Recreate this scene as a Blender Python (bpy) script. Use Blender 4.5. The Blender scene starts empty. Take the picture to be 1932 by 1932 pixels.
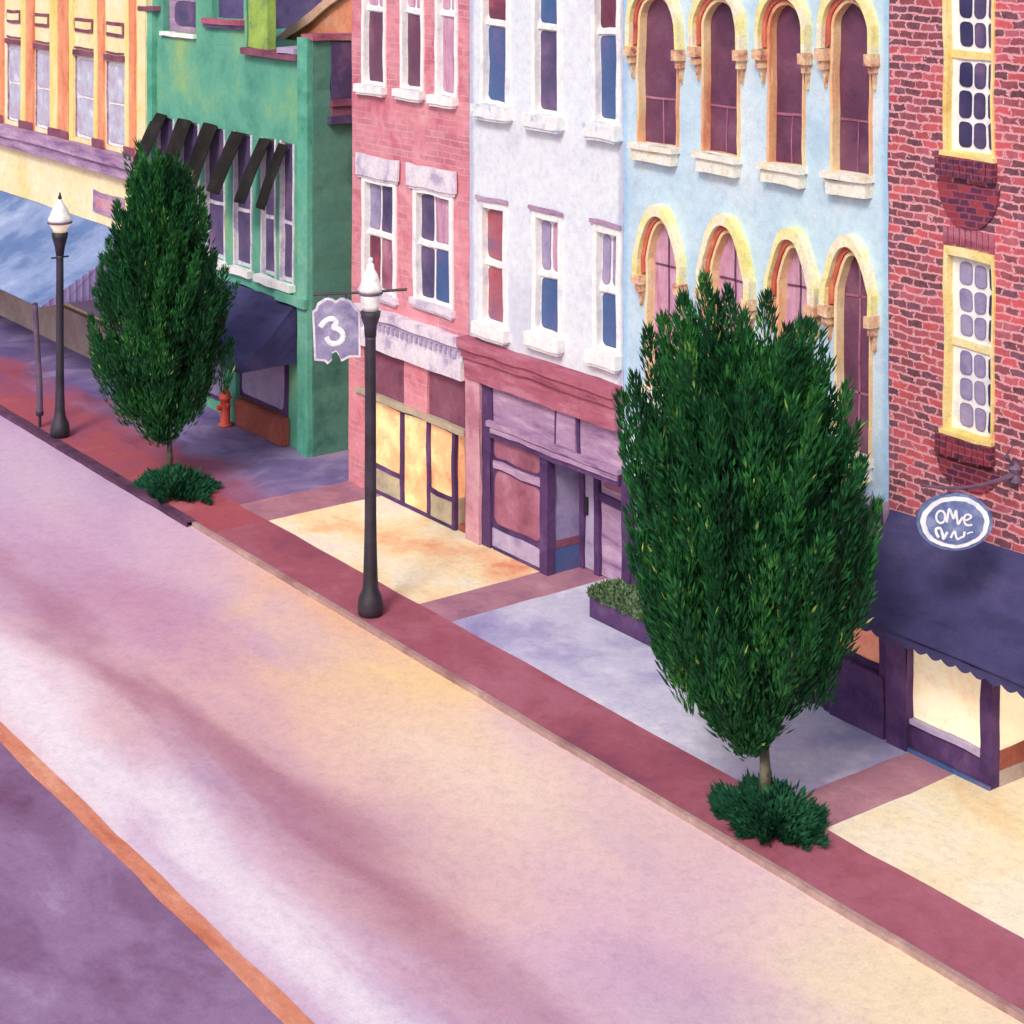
import bpy, bmesh, math, random
from mathutils import Vector, noise
random.seed(7)
sc = bpy.context.scene
col = sc.collection
H = 11.5; F = 3500.0; W = 1932.0; CX = 966.0; HY = -180.0
L_ = math.hypot(2566, 3500); CA = 3500 / L_; SA = 2566 / L_
YF = 19.32
# ---------- measuring helpers (used to find real positions on real planes) ----------
def FX(px, Y=YF):
    k = (px - CX) / F
    return Y * (SA * k - CA) / (SA + CA * k)
def dep(X, Y): return -CA * X + SA * Y
def ZZ(py, X, Y): return H - (py - HY) * dep(X, Y) / F
def FZ(px, py, Y=YF): return ZZ(py, FX(px, Y), Y)
def YX(px, X):
    k = (px - CX) / F
    return X * (SA + CA * k) / (SA * k - CA)
def PXp(px, py, X):
    Y = YX(px, X); return (X, Y, ZZ(py, X, Y))
def G(px, py, z=0.0):
    d = (H - z) * F / (py - HY); k = (px - CX) / F; lat = k * d
    return (-CA * d + SA * lat, SA * d + CA * lat)
# ---------- materials ----------
E1 = Vector((SA, CA, 0)); NRM = Vector((CA, -SA, 0))
def hx(s):
    v = [int(s[i:i + 2], 16) / 255 for i in (0, 2, 4)]
    return tuple((c / 12.92 if c <= .04045 else ((c + .055) / 1.055) ** 2.4) for c in v) + (1,)
class N:
    def __init__(s, name):
        s.m = bpy.data.materials.new(name); s.m.use_nodes = True
        s.t = s.m.node_tree; s.n = s.t.nodes
        s.b = s.n['Principled BSDF']
    def add(s, typ, **kw):
        x = s.n.new(typ)
        for k, v in kw.items(): setattr(x, k, v)
        return x
    def l(s, a, b): s.t.links.new(a, b)
    def pos(s, scale=(1, 1, 1), off=(0, 0, 0)):
        g = s.add('ShaderNodeNewGeometry'); m = s.add('ShaderNodeMapping')
        m.inputs['Scale'].default_value = scale; m.inputs['Location'].default_value = off
        s.l(g.outputs['Position'], m.inputs['Vector']); return m.outputs['Vector']
    def noise(s, vec, scale, detail=5, dist=0.4, rough=.55):
        x = s.add('ShaderNodeTexNoise')
        x.inputs['Scale'].default_value = scale; x.inputs['Detail'].default_value = detail
        x.inputs['Distortion'].default_value = dist; x.inputs['Roughness'].default_value = rough
        s.l(vec, x.inputs['Vector']); return x.outputs['Fac']
    def ramp(s, fac, stops, interp='EASE'):
        r = s.add('ShaderNodeValToRGB'); r.color_ramp.interpolation = interp
        e = r.color_ramp.elements
        while len(e) < len(stops): e.new(.5)
        for i, (p, c) in enumerate(stops): e[i].position = p; e[i].color = c
        s.l(fac, r.inputs['Fac']); return r.outputs['Color']
    def mix(s, fac, a, b, mode='MIX'):
        x = s.add('ShaderNodeMix', data_type='RGBA', blend_type=mode)
        if isinstance(fac, (int, float)): x.inputs[0].default_value = fac
        else: s.l(fac, x.inputs[0])
        for i, v in ((6, a), (7, b)):
            if isinstance(v, tuple): x.inputs[i].default_value = v
            else: s.l(v, x.inputs[i])
        return x.outputs[2]
    def math(s, op, a, b=None):
        x = s.add('ShaderNodeMath', operation=op)
        for i, v in enumerate((a, b)):
            if v is None: continue
            if isinstance(v, (int, float)): x.inputs[i].default_value = v
            else: s.l(v, x.inputs[i])
        return x.outputs[0]
    def finish(s, color, rough=.88, emis=0, bump=.5, spec=.2, grain=.14, sat=.9):
        g1 = s.noise(s.pos(), 34, 3, 0, .8)
        gr = s.ramp(g1, [(.3, (1 - grain,) * 3 + (1,)), (.7, (1 + grain * .4,) * 3 + (1,))], 'LINEAR')
        color = s.mix(1.0, color, gr, 'MULTIPLY')
        g2 = s.noise(s.pos((1, 1, 1), (3, 3, 3)), 7, 8, 0, .78)      # granulated pigment
        color = s.mix(1.0, color, s.ramp(g2, [(.34, (.86, .84, .88, 1)), (.5, (.985, .985, .985, 1)), (.66, (1.06, 1.06, 1.05, 1))], 'LINEAR'), 'MULTIPLY')
        hs = s.add('ShaderNodeHueSaturation'); hs.inputs['Saturation'].default_value = sat; s.l(color, hs.inputs['Color']); color = hs.outputs[0]
        s.l(color, s.b.inputs['Base Color'])
        s.b.inputs['Roughness'].default_value = rough
        s.b.inputs['Specular IOR Level'].default_value = spec
        if emis:
            s.l(color, s.b.inputs['Emission Color']); s.b.inputs['Emission Strength'].default_value = emis
        if bump:
            bp = s.add('ShaderNodeBump'); bp.inputs['Strength'].default_value = bump; bp.inputs['Distance'].default_value = .02
            s.l(g1, bp.inputs['Height']); s.l(bp.outputs['Normal'], s.b.inputs['Normal'])
        return s.m
def spread(cols, lo=.32, hi=.68):
    n = len(cols)
    return [(lo + (hi - lo) * i / max(1, n - 1), hx(c) if isinstance(c, str) else c) for i, c in enumerate(cols)]
_seed = [0]
def wash(name, cols, scale=.7, stretch=(1, 1, 1), bloom=.10, edges=None, **kw):
    """pigment wash: soft drift between close hues, with darker tide lines where a wash dried"""
    s = N(name); _seed[0] += 1
    o = (_seed[0] * 3.7, _seed[0] * 1.9, _seed[0] * 5.3)
    v = s.pos(stretch, o)
    f = s.noise(v, scale, 8, .2, .6)
    c = s.ramp(f, spread(cols))
    if bloom:
        f2 = s.noise(v, scale * 1.6, 6, .5)
        d = s.ramp(f2, [(.46, (1, 1, 1, 1)), (.495, (1 - bloom,) * 3 + (1,)), (.505, (1, 1, 1, 1)), (.62, (1.0, 1.0, 1.0, 1))], 'LINEAR')
        c = s.mix(1.0, c, d, 'MULTIPLY')
    if edges:
        g = s.add('ShaderNodeNewGeometry'); sep = s.add('ShaderNodeSeparateXYZ'); s.l(g.outputs['Position'], sep.inputs[0])
        xa, xb, ec, wd = edges
        dd = s.math('MINIMUM', s.math('SUBTRACT', sep.outputs[0], xa), s.math('SUBTRACT', xb, sep.outputs[0]))
        dd = s.math('DIVIDE', s.math('SUBTRACT', dd, s.math('MULTIPLY', s.noise(s.pos(), 2.5, 5), wd)), wd)
        c = s.mix(s.ramp(dd, [(0, (.8,) * 3 + (1,)), (1, (0, 0, 0, 1))]), c, hx(ec))
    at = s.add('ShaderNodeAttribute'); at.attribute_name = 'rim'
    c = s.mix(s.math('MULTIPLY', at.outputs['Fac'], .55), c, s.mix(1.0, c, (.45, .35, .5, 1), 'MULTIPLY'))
    return s.finish(c, **kw)
def brick(name, bricks, mortar, bw=.25, bh=.09, ms=.016, distort=.03, soft=0.0, wall=None):
    s = N(name)
    g = s.add('ShaderNodeNewGeometry'); sep = s.add('ShaderNodeSeparateXYZ'); s.l(g.outputs['Position'], sep.inputs[0])
    nz = s.add('ShaderNodeTexNoise'); nz.inputs['Scale'].default_value = 3.0; nz.inputs['Detail'].default_value = 5; nz.inputs['Roughness'].default_value = .75
    s.l(g.outputs['Position'], nz.inputs['Vector'])
    sn = s.add('ShaderNodeSeparateColor'); s.l(nz.outputs['Color'], sn.inputs[0])
    xx = s.math('ADD', s.math('ADD', sep.outputs[0], sep.outputs[1]), s.math('MULTIPLY', sn.outputs[0], distort * 5))
    zz = s.math('ADD', sep.outputs[2], s.math('MULTIPLY', sn.outputs[1], distort * 1.6))
    cb = s.add('ShaderNodeCombineXYZ'); s.l(xx, cb.inputs[0]); s.l(zz, cb.inputs[1])
    b = s.add('ShaderNodeTexBrick'); s.l(cb.outputs[0], b.inputs['Vector'])
    b.inputs['Color1'].default_value = (0, 0, 0, 1); b.inputs['Color2'].default_value = (1, 1, 1, 1)
    b.inputs['Mortar'].default_value = (.5, .5, .5, 1); b.inputs['Scale'].default_value = 1
    b.inputs['Brick Width'].default_value = bw; b.inputs['Row Height'].default_value = bh
    b.inputs['Mortar Size'].default_value = ms; b.inputs['Mortar Smooth'].default_value = .3
    cc = s.ramp(b.outputs['Color'], [(i / len(bricks), hx(c)) for i, c in enumerate(bricks)], 'CONSTANT')
    # patches where the bricks were fired darker
    f = s.noise(s.pos((1, 1, 1), (4, 2, 9)), .8, 3, .3)
    dk = s.ramp(f, [(.42, (1, 1, 1, 1)), (.62, (.62, .55, .62, 1))])
    cc = s.mix(1.0, cc, dk, 'MULTIPLY')
    f3 = s.noise(s.pos(), 14, 3, .5)
    cc = s.mix(s.math('MULTIPLY', f3, .35), cc, hx(mortar))
    c = s.mix(b.outputs['Fac'], cc, hx(mortar))
    if soft:
        f4 = s.noise(s.pos((1, 1, 1), (1, 7, 3)), 1.2, 4, .6)
        base = s.ramp(f4, spread(wall))
        c = s.mix(s.ramp(s.noise(s.pos((1, 1, 3), (8, 1, 3)), 1.5, 3), [(.35, (soft, soft, soft, 1)), (.65, (1, 1, 1, 1))]), c, base)
    return s.finish(c, grain=.08)
def flat(name, c, rough=.5, spec=.4, emis=0, grain=.15, scale=2, c2=None, **kw):
    return wash(name, [c2 or c, c], scale=scale, bloom=0, rough=rough, spec=spec, emis=emis, grain=grain, **kw)
M = {}
M['white'] = wash('white_wall_paint', ['d4dae8', 'e6ecf4', 'e0e8f2'], .5, bloom=.03, grain=.09, sat=1, edges=(FX(886), FX(1175.5), 'b8bcd8', .12))
M['trim'] = wash('white_trim_paint', ['dfdfe8', 'f7f6f4', 'f4f3f2'], 2.5, bloom=.07, grain=.06)
M['trimblue'] = wash('white_stone_sill', ['b9cfe0', 'eef1f4', 'f4f2f0'], 5, bloom=.15, grain=.08)
M['trimlav'] = wash('lavender_white_trim', ['b9a9cc', 'e6dcea', 'f2ecf2'], 2.4, bloom=.12)
M['blue'] = wash('light_blue_wall_paint', ['b0d0e8', 'c4dff0', 'd8e8f2'], .7, bloom=.05, grain=.09, sat=.95, edges=(FX(1176), FX(1676), '9cc8ea', .10))
M['pink'] = brick('pink_painted_brick', ['d8808f', 'e098a4', 'c8687e', 'e4a4ae', 'd07c8c'], 'e8a2ac', .42, .12, .012, .05, .35, ['cc6078', 'de8494', 'e69aa6'])
M['brick'] = brick('red_brick', ['7c2238', 'be1428', 'b23a54', '431630', 'c23048', '8a2238', '5c2a4c', 'd01424', '4e1e38'], 'e29aa4', .27, .112, .016, .085)
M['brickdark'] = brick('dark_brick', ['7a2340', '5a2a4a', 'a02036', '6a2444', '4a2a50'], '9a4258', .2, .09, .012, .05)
M['green'] = wash('green_wall_paint', ['418478', '4ea28a', '5cb094', '74b88c', '93c07a'], .5, bloom=.05)
M['greenpil'] = wash('bright_green_trim_paint', ['3c9a80', '5cb89c', '7ec8b0'], .8, bloom=.08)
M['greenside'] = wash('shaded_green_wall_paint', ['3a7466', '5a9480', '4f8f80'], .7, bloom=.03)  # side wall's shade put into a darker copy of the green
M['lime'] = wash('lime_render', ['7a9a58', '9abf4a', 'b2cc58'], 1.5)
M['cream'] = wash('cream_wall_paint', ['fbd98a', 'fae6b0', 'fdf0cc'], .8, bloom=.06, grain=.05)
M['yellow'] = wash('yellow_trim_paint', ['ecc35a', 'f5db86', 'faecb8'], 1.3, bloom=.1)
M['yellowpil'] = wash('yellow_pilaster_paint', ['f0d058', 'f6e080', 'fbeeae'], 1.5, stretch=(1, 1, .3))
M['orange'] = wash('orange_pilaster_paint', ['de7048', 'ee9460', 'f5b684'], 1.8, stretch=(1, 1, .3), bloom=.08)
M['arch'] = wash('yellow_stone_hood', ['ecdc7c', 'f4ea9c', 'f6eecb', 'ecdcc4'], 2.2, bloom=.14)
M['reveal'] = wash('orange_reveal_paint', ['d97850', 'eeae78', 'f4d29a', 'f6e0b4'], 1.1, stretch=(1, 1, .4), bloom=.1)
M['revealred'] = wash('rust_red_reveal_paint', ['9a3a34', 'c8523c', 'e08a5a'], 2.2, bloom=.1)
M['cap'] = wash('carved_stone_cap', ['b4605c', 'e6b48c', 'f0e0b0'], 7, bloom=.2)
M['stone'] = wash('cream_stone_sill', ['e8dcae', 'f6f2e4', 'f8f6ee'], 3, bloom=.15, grain=.2)
M['mauve'] = wash('mauve_panel_paint', ['6e3a56', '8a4c66', '97607a'], 1.3, bloom=.05)
M['mauvelite'] = wash('light_mauve_plank_paint', ['8c6496', 'b08cb2', 'cba9c6'], 1.8, stretch=(.5, 1, 3.2), bloom=.12)
M['rosecornice'] = wash('rose_cornice_paint', ['96405e', 'b45a74', 'c47a90'], 2.0, stretch=(.4, 1, 2.5), bloom=.12)
M['rosepost'] = wash('rose_post_paint', ['c07890', 'd698aa', 'e0aeba'], 1.2, bloom=.06)
M['purple'] = wash('purple_frame_paint', ['43285c', '58366c', '6c4a80'], 1.6, bloom=.08)
M['lav'] = wash('lavender_panel_paint', ['9486b4', 'b6a6ca', 'c4b8d6'], 1.8, bloom=.08)
M['navy'] = wash('navy_awning_canvas', ['32305e', '423e72', '56507e'], .9, stretch=(.5, 1, 1.5), bloom=.08, rough=.85)
M['bluecanvas'] = wash('blue_awning_canvas', ['33508a', '5474ac', '7f96c6', 'a3b2d8'], .3, bloom=.03)
M['stripe'] = None
M['tan'] = wash('tan_wall_paint', ['a08a8e', 'b29d96', 'c2aca8'], 1.2, bloom=.06)
M['blackcanvas'] = wash('black_awning_canvas', ['171514', '24201f', '322c2c'], 1.8, bloom=.05)
M['iron'] = flat('dark_painted_iron', '25222c', .45, .5, c2='3c3448')
M['ironpur'] = flat('weathered_purple_iron', '54425e', .6, .4, c2='7a607c')
M['globe'] = wash('milk_glass_globe', ['d8d0dc', 'f6f2f0', 'faf4ee'], 7, bloom=.15, rough=.35, emis=.15)
M['peachglass'] = flat('peach_lamp_glass', 'f5cfb4', .35, .5, emis=.5, c2='f7e2c0')
M['gplum'] = wash('plum_window_glass', ['5a2c50', '6f3a5c', '84506e'], 1.6, rough=.4, spec=.5, grain=.06)
M['gplumlite'] = wash('rose_window_glass', ['b06c90', 'cb94b4', 'dcaec6'], 2.5, stretch=(3, 1, .5), rough=.4, grain=.06)
M['gviolet'] = wash('violet_window_glass', ['3e3064', '544676', '7a5a86'], 1.6, rough=.4, spec=.5, grain=.06)
M['gblue'] = wash('blue_window_glass', ['1f5a96', '3c5c98', '6a5c96'], 1.5, rough=.4, spec=.5, grain=.06)
M['gnavy'] = wash('navy_window_glass', ['22225a', '342e64', '4e3c70'], 2, rough=.4, spec=.5, grain=.06)
M['glav'] = wash('lavender_window_glass', ['8478aa', '9e92bc', 'b09cbc'], 2, rough=.4, spec=.5, grain=.06)
M['gpale'] = wash('pale_window_glass', ['b6a8ca', 'c4b8d2', 'c2cce0', 'eae4ea'], 2.4, rough=.4, grain=.06)
M['gred'] = wash('red_window_glass', ['b4303e', 'b0566a', '8c5c84'], 1.7, rough=.4, spec=.5, grain=.06)
M['gmaroon'] = wash('maroon_window_glass', ['5a1c38', '74284a', 'a03c56'], 1.7, rough=.4, spec=.5, grain=.06)
M['grose'] = wash('dusky_rose_window_glass', ['8a4662', 'a8607c', 'c0849c'], 1.2, rough=.45, grain=.08)
M['lit'] = wash('lit_window', ['e8824a', 'f2b074', 'f6d28e', 'f8e4ae'], 1.1, bloom=.1, emis=.32, rough=.5, grain=.06)
M['litbright'] = wash('bright_lit_window', ['f4d6ac', 'f6e8c4', 'f8f2da'], .8, bloom=.1, emis=.36, rough=.5, grain=.05)
M['litorange'] = wash('orange_lit_window', ['f07a5a', 'f4936c', 'f6ae84'], 1.4, emis=.2, rough=.5)
M['greytan'] = wash('grey_tan_panel_paint', ['a49a84', 'bcae94', 'd2c29c'], 1.8, bloom=.1)
M['oxblood'] = wash('rust_brown_plinth_paint', ['8a3a3a', '9c4a3e', 'b0583e'], 1.6)
M['red'] = wash('red_enamel', ['c8321c', 'dd3a1e', 'e4552c'], 2.5, rough=.4)
M['orangeroof'] = wash('orange_render', ['e8643c', 'f28a62', 'f6a888'], 1.2, bloom=.1)
M['orangetrim'] = wash('salmon_roof_trim', ['f0a084', 'f6c0aa', 'f2b89c'], 2)
M['purpleroof'] = wash('slate_purple_wall', ['4a4270', '5a5084', '6a5c90'], .9)
M['bark'] = wash('tree_bark', ['3e3a34', '5a5648', '76705e'], 6)
M['signpurple'] = wash('purple_sign_paint', ['7c749e', '928ab2', 'b0aac8'], 4, bloom=.14)
M['signblue'] = wash('blue_sign_paint', ['4a5e96', '6274a8', '8493c0'], 6, bloom=.15)
M['letter'] = wash('white_lettering_paint', ['d4dcec', 'f2f3f6', 'ffffff'], 9, bloom=.05)
M['planter'] = wash('purple_planter_paint', ['40285a', '56386a', '684a78'], 2.2)
def leafmat(name, cols):
    s = N(name); g = s.add('ShaderNodeNewGeometry')
    f = s.math('ADD', s.math('MULTIPLY', s.noise(s.pos((1, 1, .4)), 1.3, 5, 1.2, .65), 1.35), -.175)
    v = s.math('ADD', s.math('MULTIPLY', s.math('POWER', g.outputs['Random Per Island'], 1.0), .22), s.math('MULTIPLY', s.math('ADD', f, s.math('MULTIPLY', s.math('GREATER_THAN', g.outputs['Random Per Island'], .993), .5)), .75))
    c = s.ramp(v, [(p, hx(c)) for p, c in cols], 'LINEAR')
    s.l(c, s.b.inputs['Base Color']); s.b.inputs['Roughness'].default_value = .75
    s.b.inputs['Specular IOR Level'].default_value = .15
    return s.m
M['leaf'] = leafmat('dark_green_foliage', [(.25, '252c20'), (.34, '163a26'), (.42, '18482c'), (.5, '1c562e'), (.58, '2a6a34'), (.7, '44803a'), (.88, 'a2b85c')])
M['leafdark'] = leafmat('deep_green_foliage', [(.3, '16402e'), (.5, '1c4f38'), (.65, '2c6446'), (.9, '4c8048')])
M['leafpale'] = leafmat('olive_green_foliage', [(.2, '4c6448'), (.5, '66805c'), (.75, '84987a')])

def ground_mat(name, base, dark=None, tint=None):
    return None
# paving and road pigments
def paving(name, cols, scale=.4, stretch=(1, 1, 1), **kw): return wash(name, cols, scale, stretch, bloom=kw.pop('bloom', .06), grain=kw.pop('grain', .10), **kw)
M['slabcream'] = paving('cream_paving', ['e88e5c', 'f3c08c', 'f6deac', 'f6eacc', 'f0e2d6'], .5)  # cream slabs; orange tones put warm shop-window light into the colour
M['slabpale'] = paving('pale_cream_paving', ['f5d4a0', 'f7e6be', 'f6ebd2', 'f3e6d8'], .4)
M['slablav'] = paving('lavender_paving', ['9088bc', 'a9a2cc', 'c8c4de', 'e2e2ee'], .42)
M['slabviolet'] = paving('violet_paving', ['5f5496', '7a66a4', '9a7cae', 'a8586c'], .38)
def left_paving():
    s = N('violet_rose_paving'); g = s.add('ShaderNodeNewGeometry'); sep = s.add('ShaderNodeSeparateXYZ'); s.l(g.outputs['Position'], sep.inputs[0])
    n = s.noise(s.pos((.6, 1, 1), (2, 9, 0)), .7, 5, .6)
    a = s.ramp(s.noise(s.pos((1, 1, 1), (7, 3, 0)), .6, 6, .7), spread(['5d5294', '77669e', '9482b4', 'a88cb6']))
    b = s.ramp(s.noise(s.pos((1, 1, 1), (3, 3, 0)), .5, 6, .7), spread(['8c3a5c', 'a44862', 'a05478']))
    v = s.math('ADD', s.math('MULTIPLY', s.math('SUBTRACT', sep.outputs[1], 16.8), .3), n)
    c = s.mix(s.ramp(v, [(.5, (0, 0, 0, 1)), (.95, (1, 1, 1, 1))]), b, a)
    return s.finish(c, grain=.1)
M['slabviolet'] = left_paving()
M['band'] = paving('rose_brick_band', ['8c3f5c', 'a04a60', 'ac5a72', 'bc7086'], .5)
M['bandleft'] = paving('crimson_brick_band', ['8a5088', 'a04a6c', 'ac4456', 'b85a68'], .3)
M['bandcross'] = paving('dusty_rose_band', ['9c6682', 'b2788c', 'c68f9a'], .9)
M['kerb'] = wash('dark_purple_kerb', ['4c2c4c', '5e3858', '744868'], 2)
M['kerbtan'] = wash('tan_kerb', ['9a7070', 'b08c88', 'c4a49c'], 1.2)
M['line'] = wash('orange_road_line', ['cc6844', 'dc8260', 'e8a080'], 1.6, stretch=(.6, 2, 1), bloom=.12)
def road_mat():
    s = N('road_surface')
    g = s.add('ShaderNodeNewGeometry'); sep = s.add('ShaderNodeSeparateXYZ'); s.l(g.outputs['Position'], sep.inputs[0])
    Y = sep.outputs[1]
    # mottled old surfacing in lavender and pink
    f = s.noise(s.pos((.55, 1, 1), (ROFF[0], ROFF[1], 0)), .17, 6, .5, .5)
    c = s.ramp(f, spread(['aa88be', 'c29ec8', 'd4b0d0', 'e2c0d2', 'eaccd8'], .33, .66))
    X = sep.outputs[0]
    nx = s.noise(s.pos((.5, 1, 1), (9, 4, 0)), .35, 5, .6); ny = s.noise(s.pos((.5, 1, 1), (2, 14, 0)), .4, 5, .6)
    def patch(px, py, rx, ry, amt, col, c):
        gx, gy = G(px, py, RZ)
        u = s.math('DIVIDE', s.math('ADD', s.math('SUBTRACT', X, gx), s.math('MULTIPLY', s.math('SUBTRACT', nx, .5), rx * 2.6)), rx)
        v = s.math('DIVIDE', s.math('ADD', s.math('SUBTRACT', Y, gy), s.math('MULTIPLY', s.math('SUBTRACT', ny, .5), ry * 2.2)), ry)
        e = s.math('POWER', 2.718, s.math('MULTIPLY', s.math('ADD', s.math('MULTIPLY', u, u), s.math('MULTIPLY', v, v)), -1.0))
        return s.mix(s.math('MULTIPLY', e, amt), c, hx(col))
    for a in (PATCH): c = patch(*a, c)  # warm patches put window and lamp glow into the road colour
    n2 = s.noise(s.pos((.35, 1.3, 1), (3, 8, 0)), .55, 5, .6)
    wob = s.math('ADD', Y, s.math('MULTIPLY', s.math('SUBTRACT', n2, .5), 2.2))
    def bandm(c0, w, n=None):
        d = s.math('DIVIDE', s.math('SUBTRACT', wob, c0), w)
        return s.math('POWER', 2.718, s.math('MULTIPLY', s.math('MULTIPLY', d, d), -1.0))
    brk = s.ramp(s.noise(s.pos((.3, 1, 1), (11, 2, 0)), .3, 4, .5), [(.3, (.35,) * 3 + (1,)), (.6, (1,) * 3 + (1,))])
    # worn wheel tracks
    t1 = s.math('MULTIPLY', s.math('MULTIPLY', bandm(11.7, .5), brk), .8)
    c = s.mix(t1, c, hx('a8607c'))
    t2 = s.math('MULTIPLY', bandm(10.35, .42), .8)
    c = s.mix(t2, c, hx('f0e4ee'))
    far = s.ramp(Y, [(0.0, (0, 0, 0, 1)), (1.0, (1, 1, 1, 1))])
    side = s.math('LESS_THAN', Y, 9.6)
    c2 = s.ramp(s.noise(s.pos((.5, 1, 1), (5, 5, 0)), .55, 8, .3, .65), spread(['74466e', '87608a', '97749e', 'ab8cb2']))
    c = s.mix(side, c, c2)
    return s.finish(c, grain=.12, bump=.2)
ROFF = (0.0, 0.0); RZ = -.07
# colour patches, the warm ones painted window and lamp glow: where, half-size along and across the street, strength, colour
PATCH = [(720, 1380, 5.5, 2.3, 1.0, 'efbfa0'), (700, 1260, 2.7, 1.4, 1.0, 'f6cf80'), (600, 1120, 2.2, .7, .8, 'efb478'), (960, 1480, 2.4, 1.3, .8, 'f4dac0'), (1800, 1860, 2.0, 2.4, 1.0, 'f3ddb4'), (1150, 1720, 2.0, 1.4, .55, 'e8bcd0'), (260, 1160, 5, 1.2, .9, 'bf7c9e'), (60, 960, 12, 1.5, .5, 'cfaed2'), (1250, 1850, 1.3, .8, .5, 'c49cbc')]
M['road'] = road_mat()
def stripe_mat():
    s = N('purple_striped_canvas'); g = s.add('ShaderNodeNewGeometry'); sep = s.add('ShaderNodeSeparateXYZ'); s.l(g.outputs['Position'], sep.inputs[0])
    f = s.math('FRACT', s.math('MULTIPLY', sep.outputs[1], 6))
    c = s.ramp(f, [(.0, hx('8a7cb6')), (.4, hx('a795c8')), (.55, hx('6f5c9c')), (.9, hx('8a7cb6'))])
    return s.finish(c)
M['stripe'] = stripe_mat()

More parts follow.
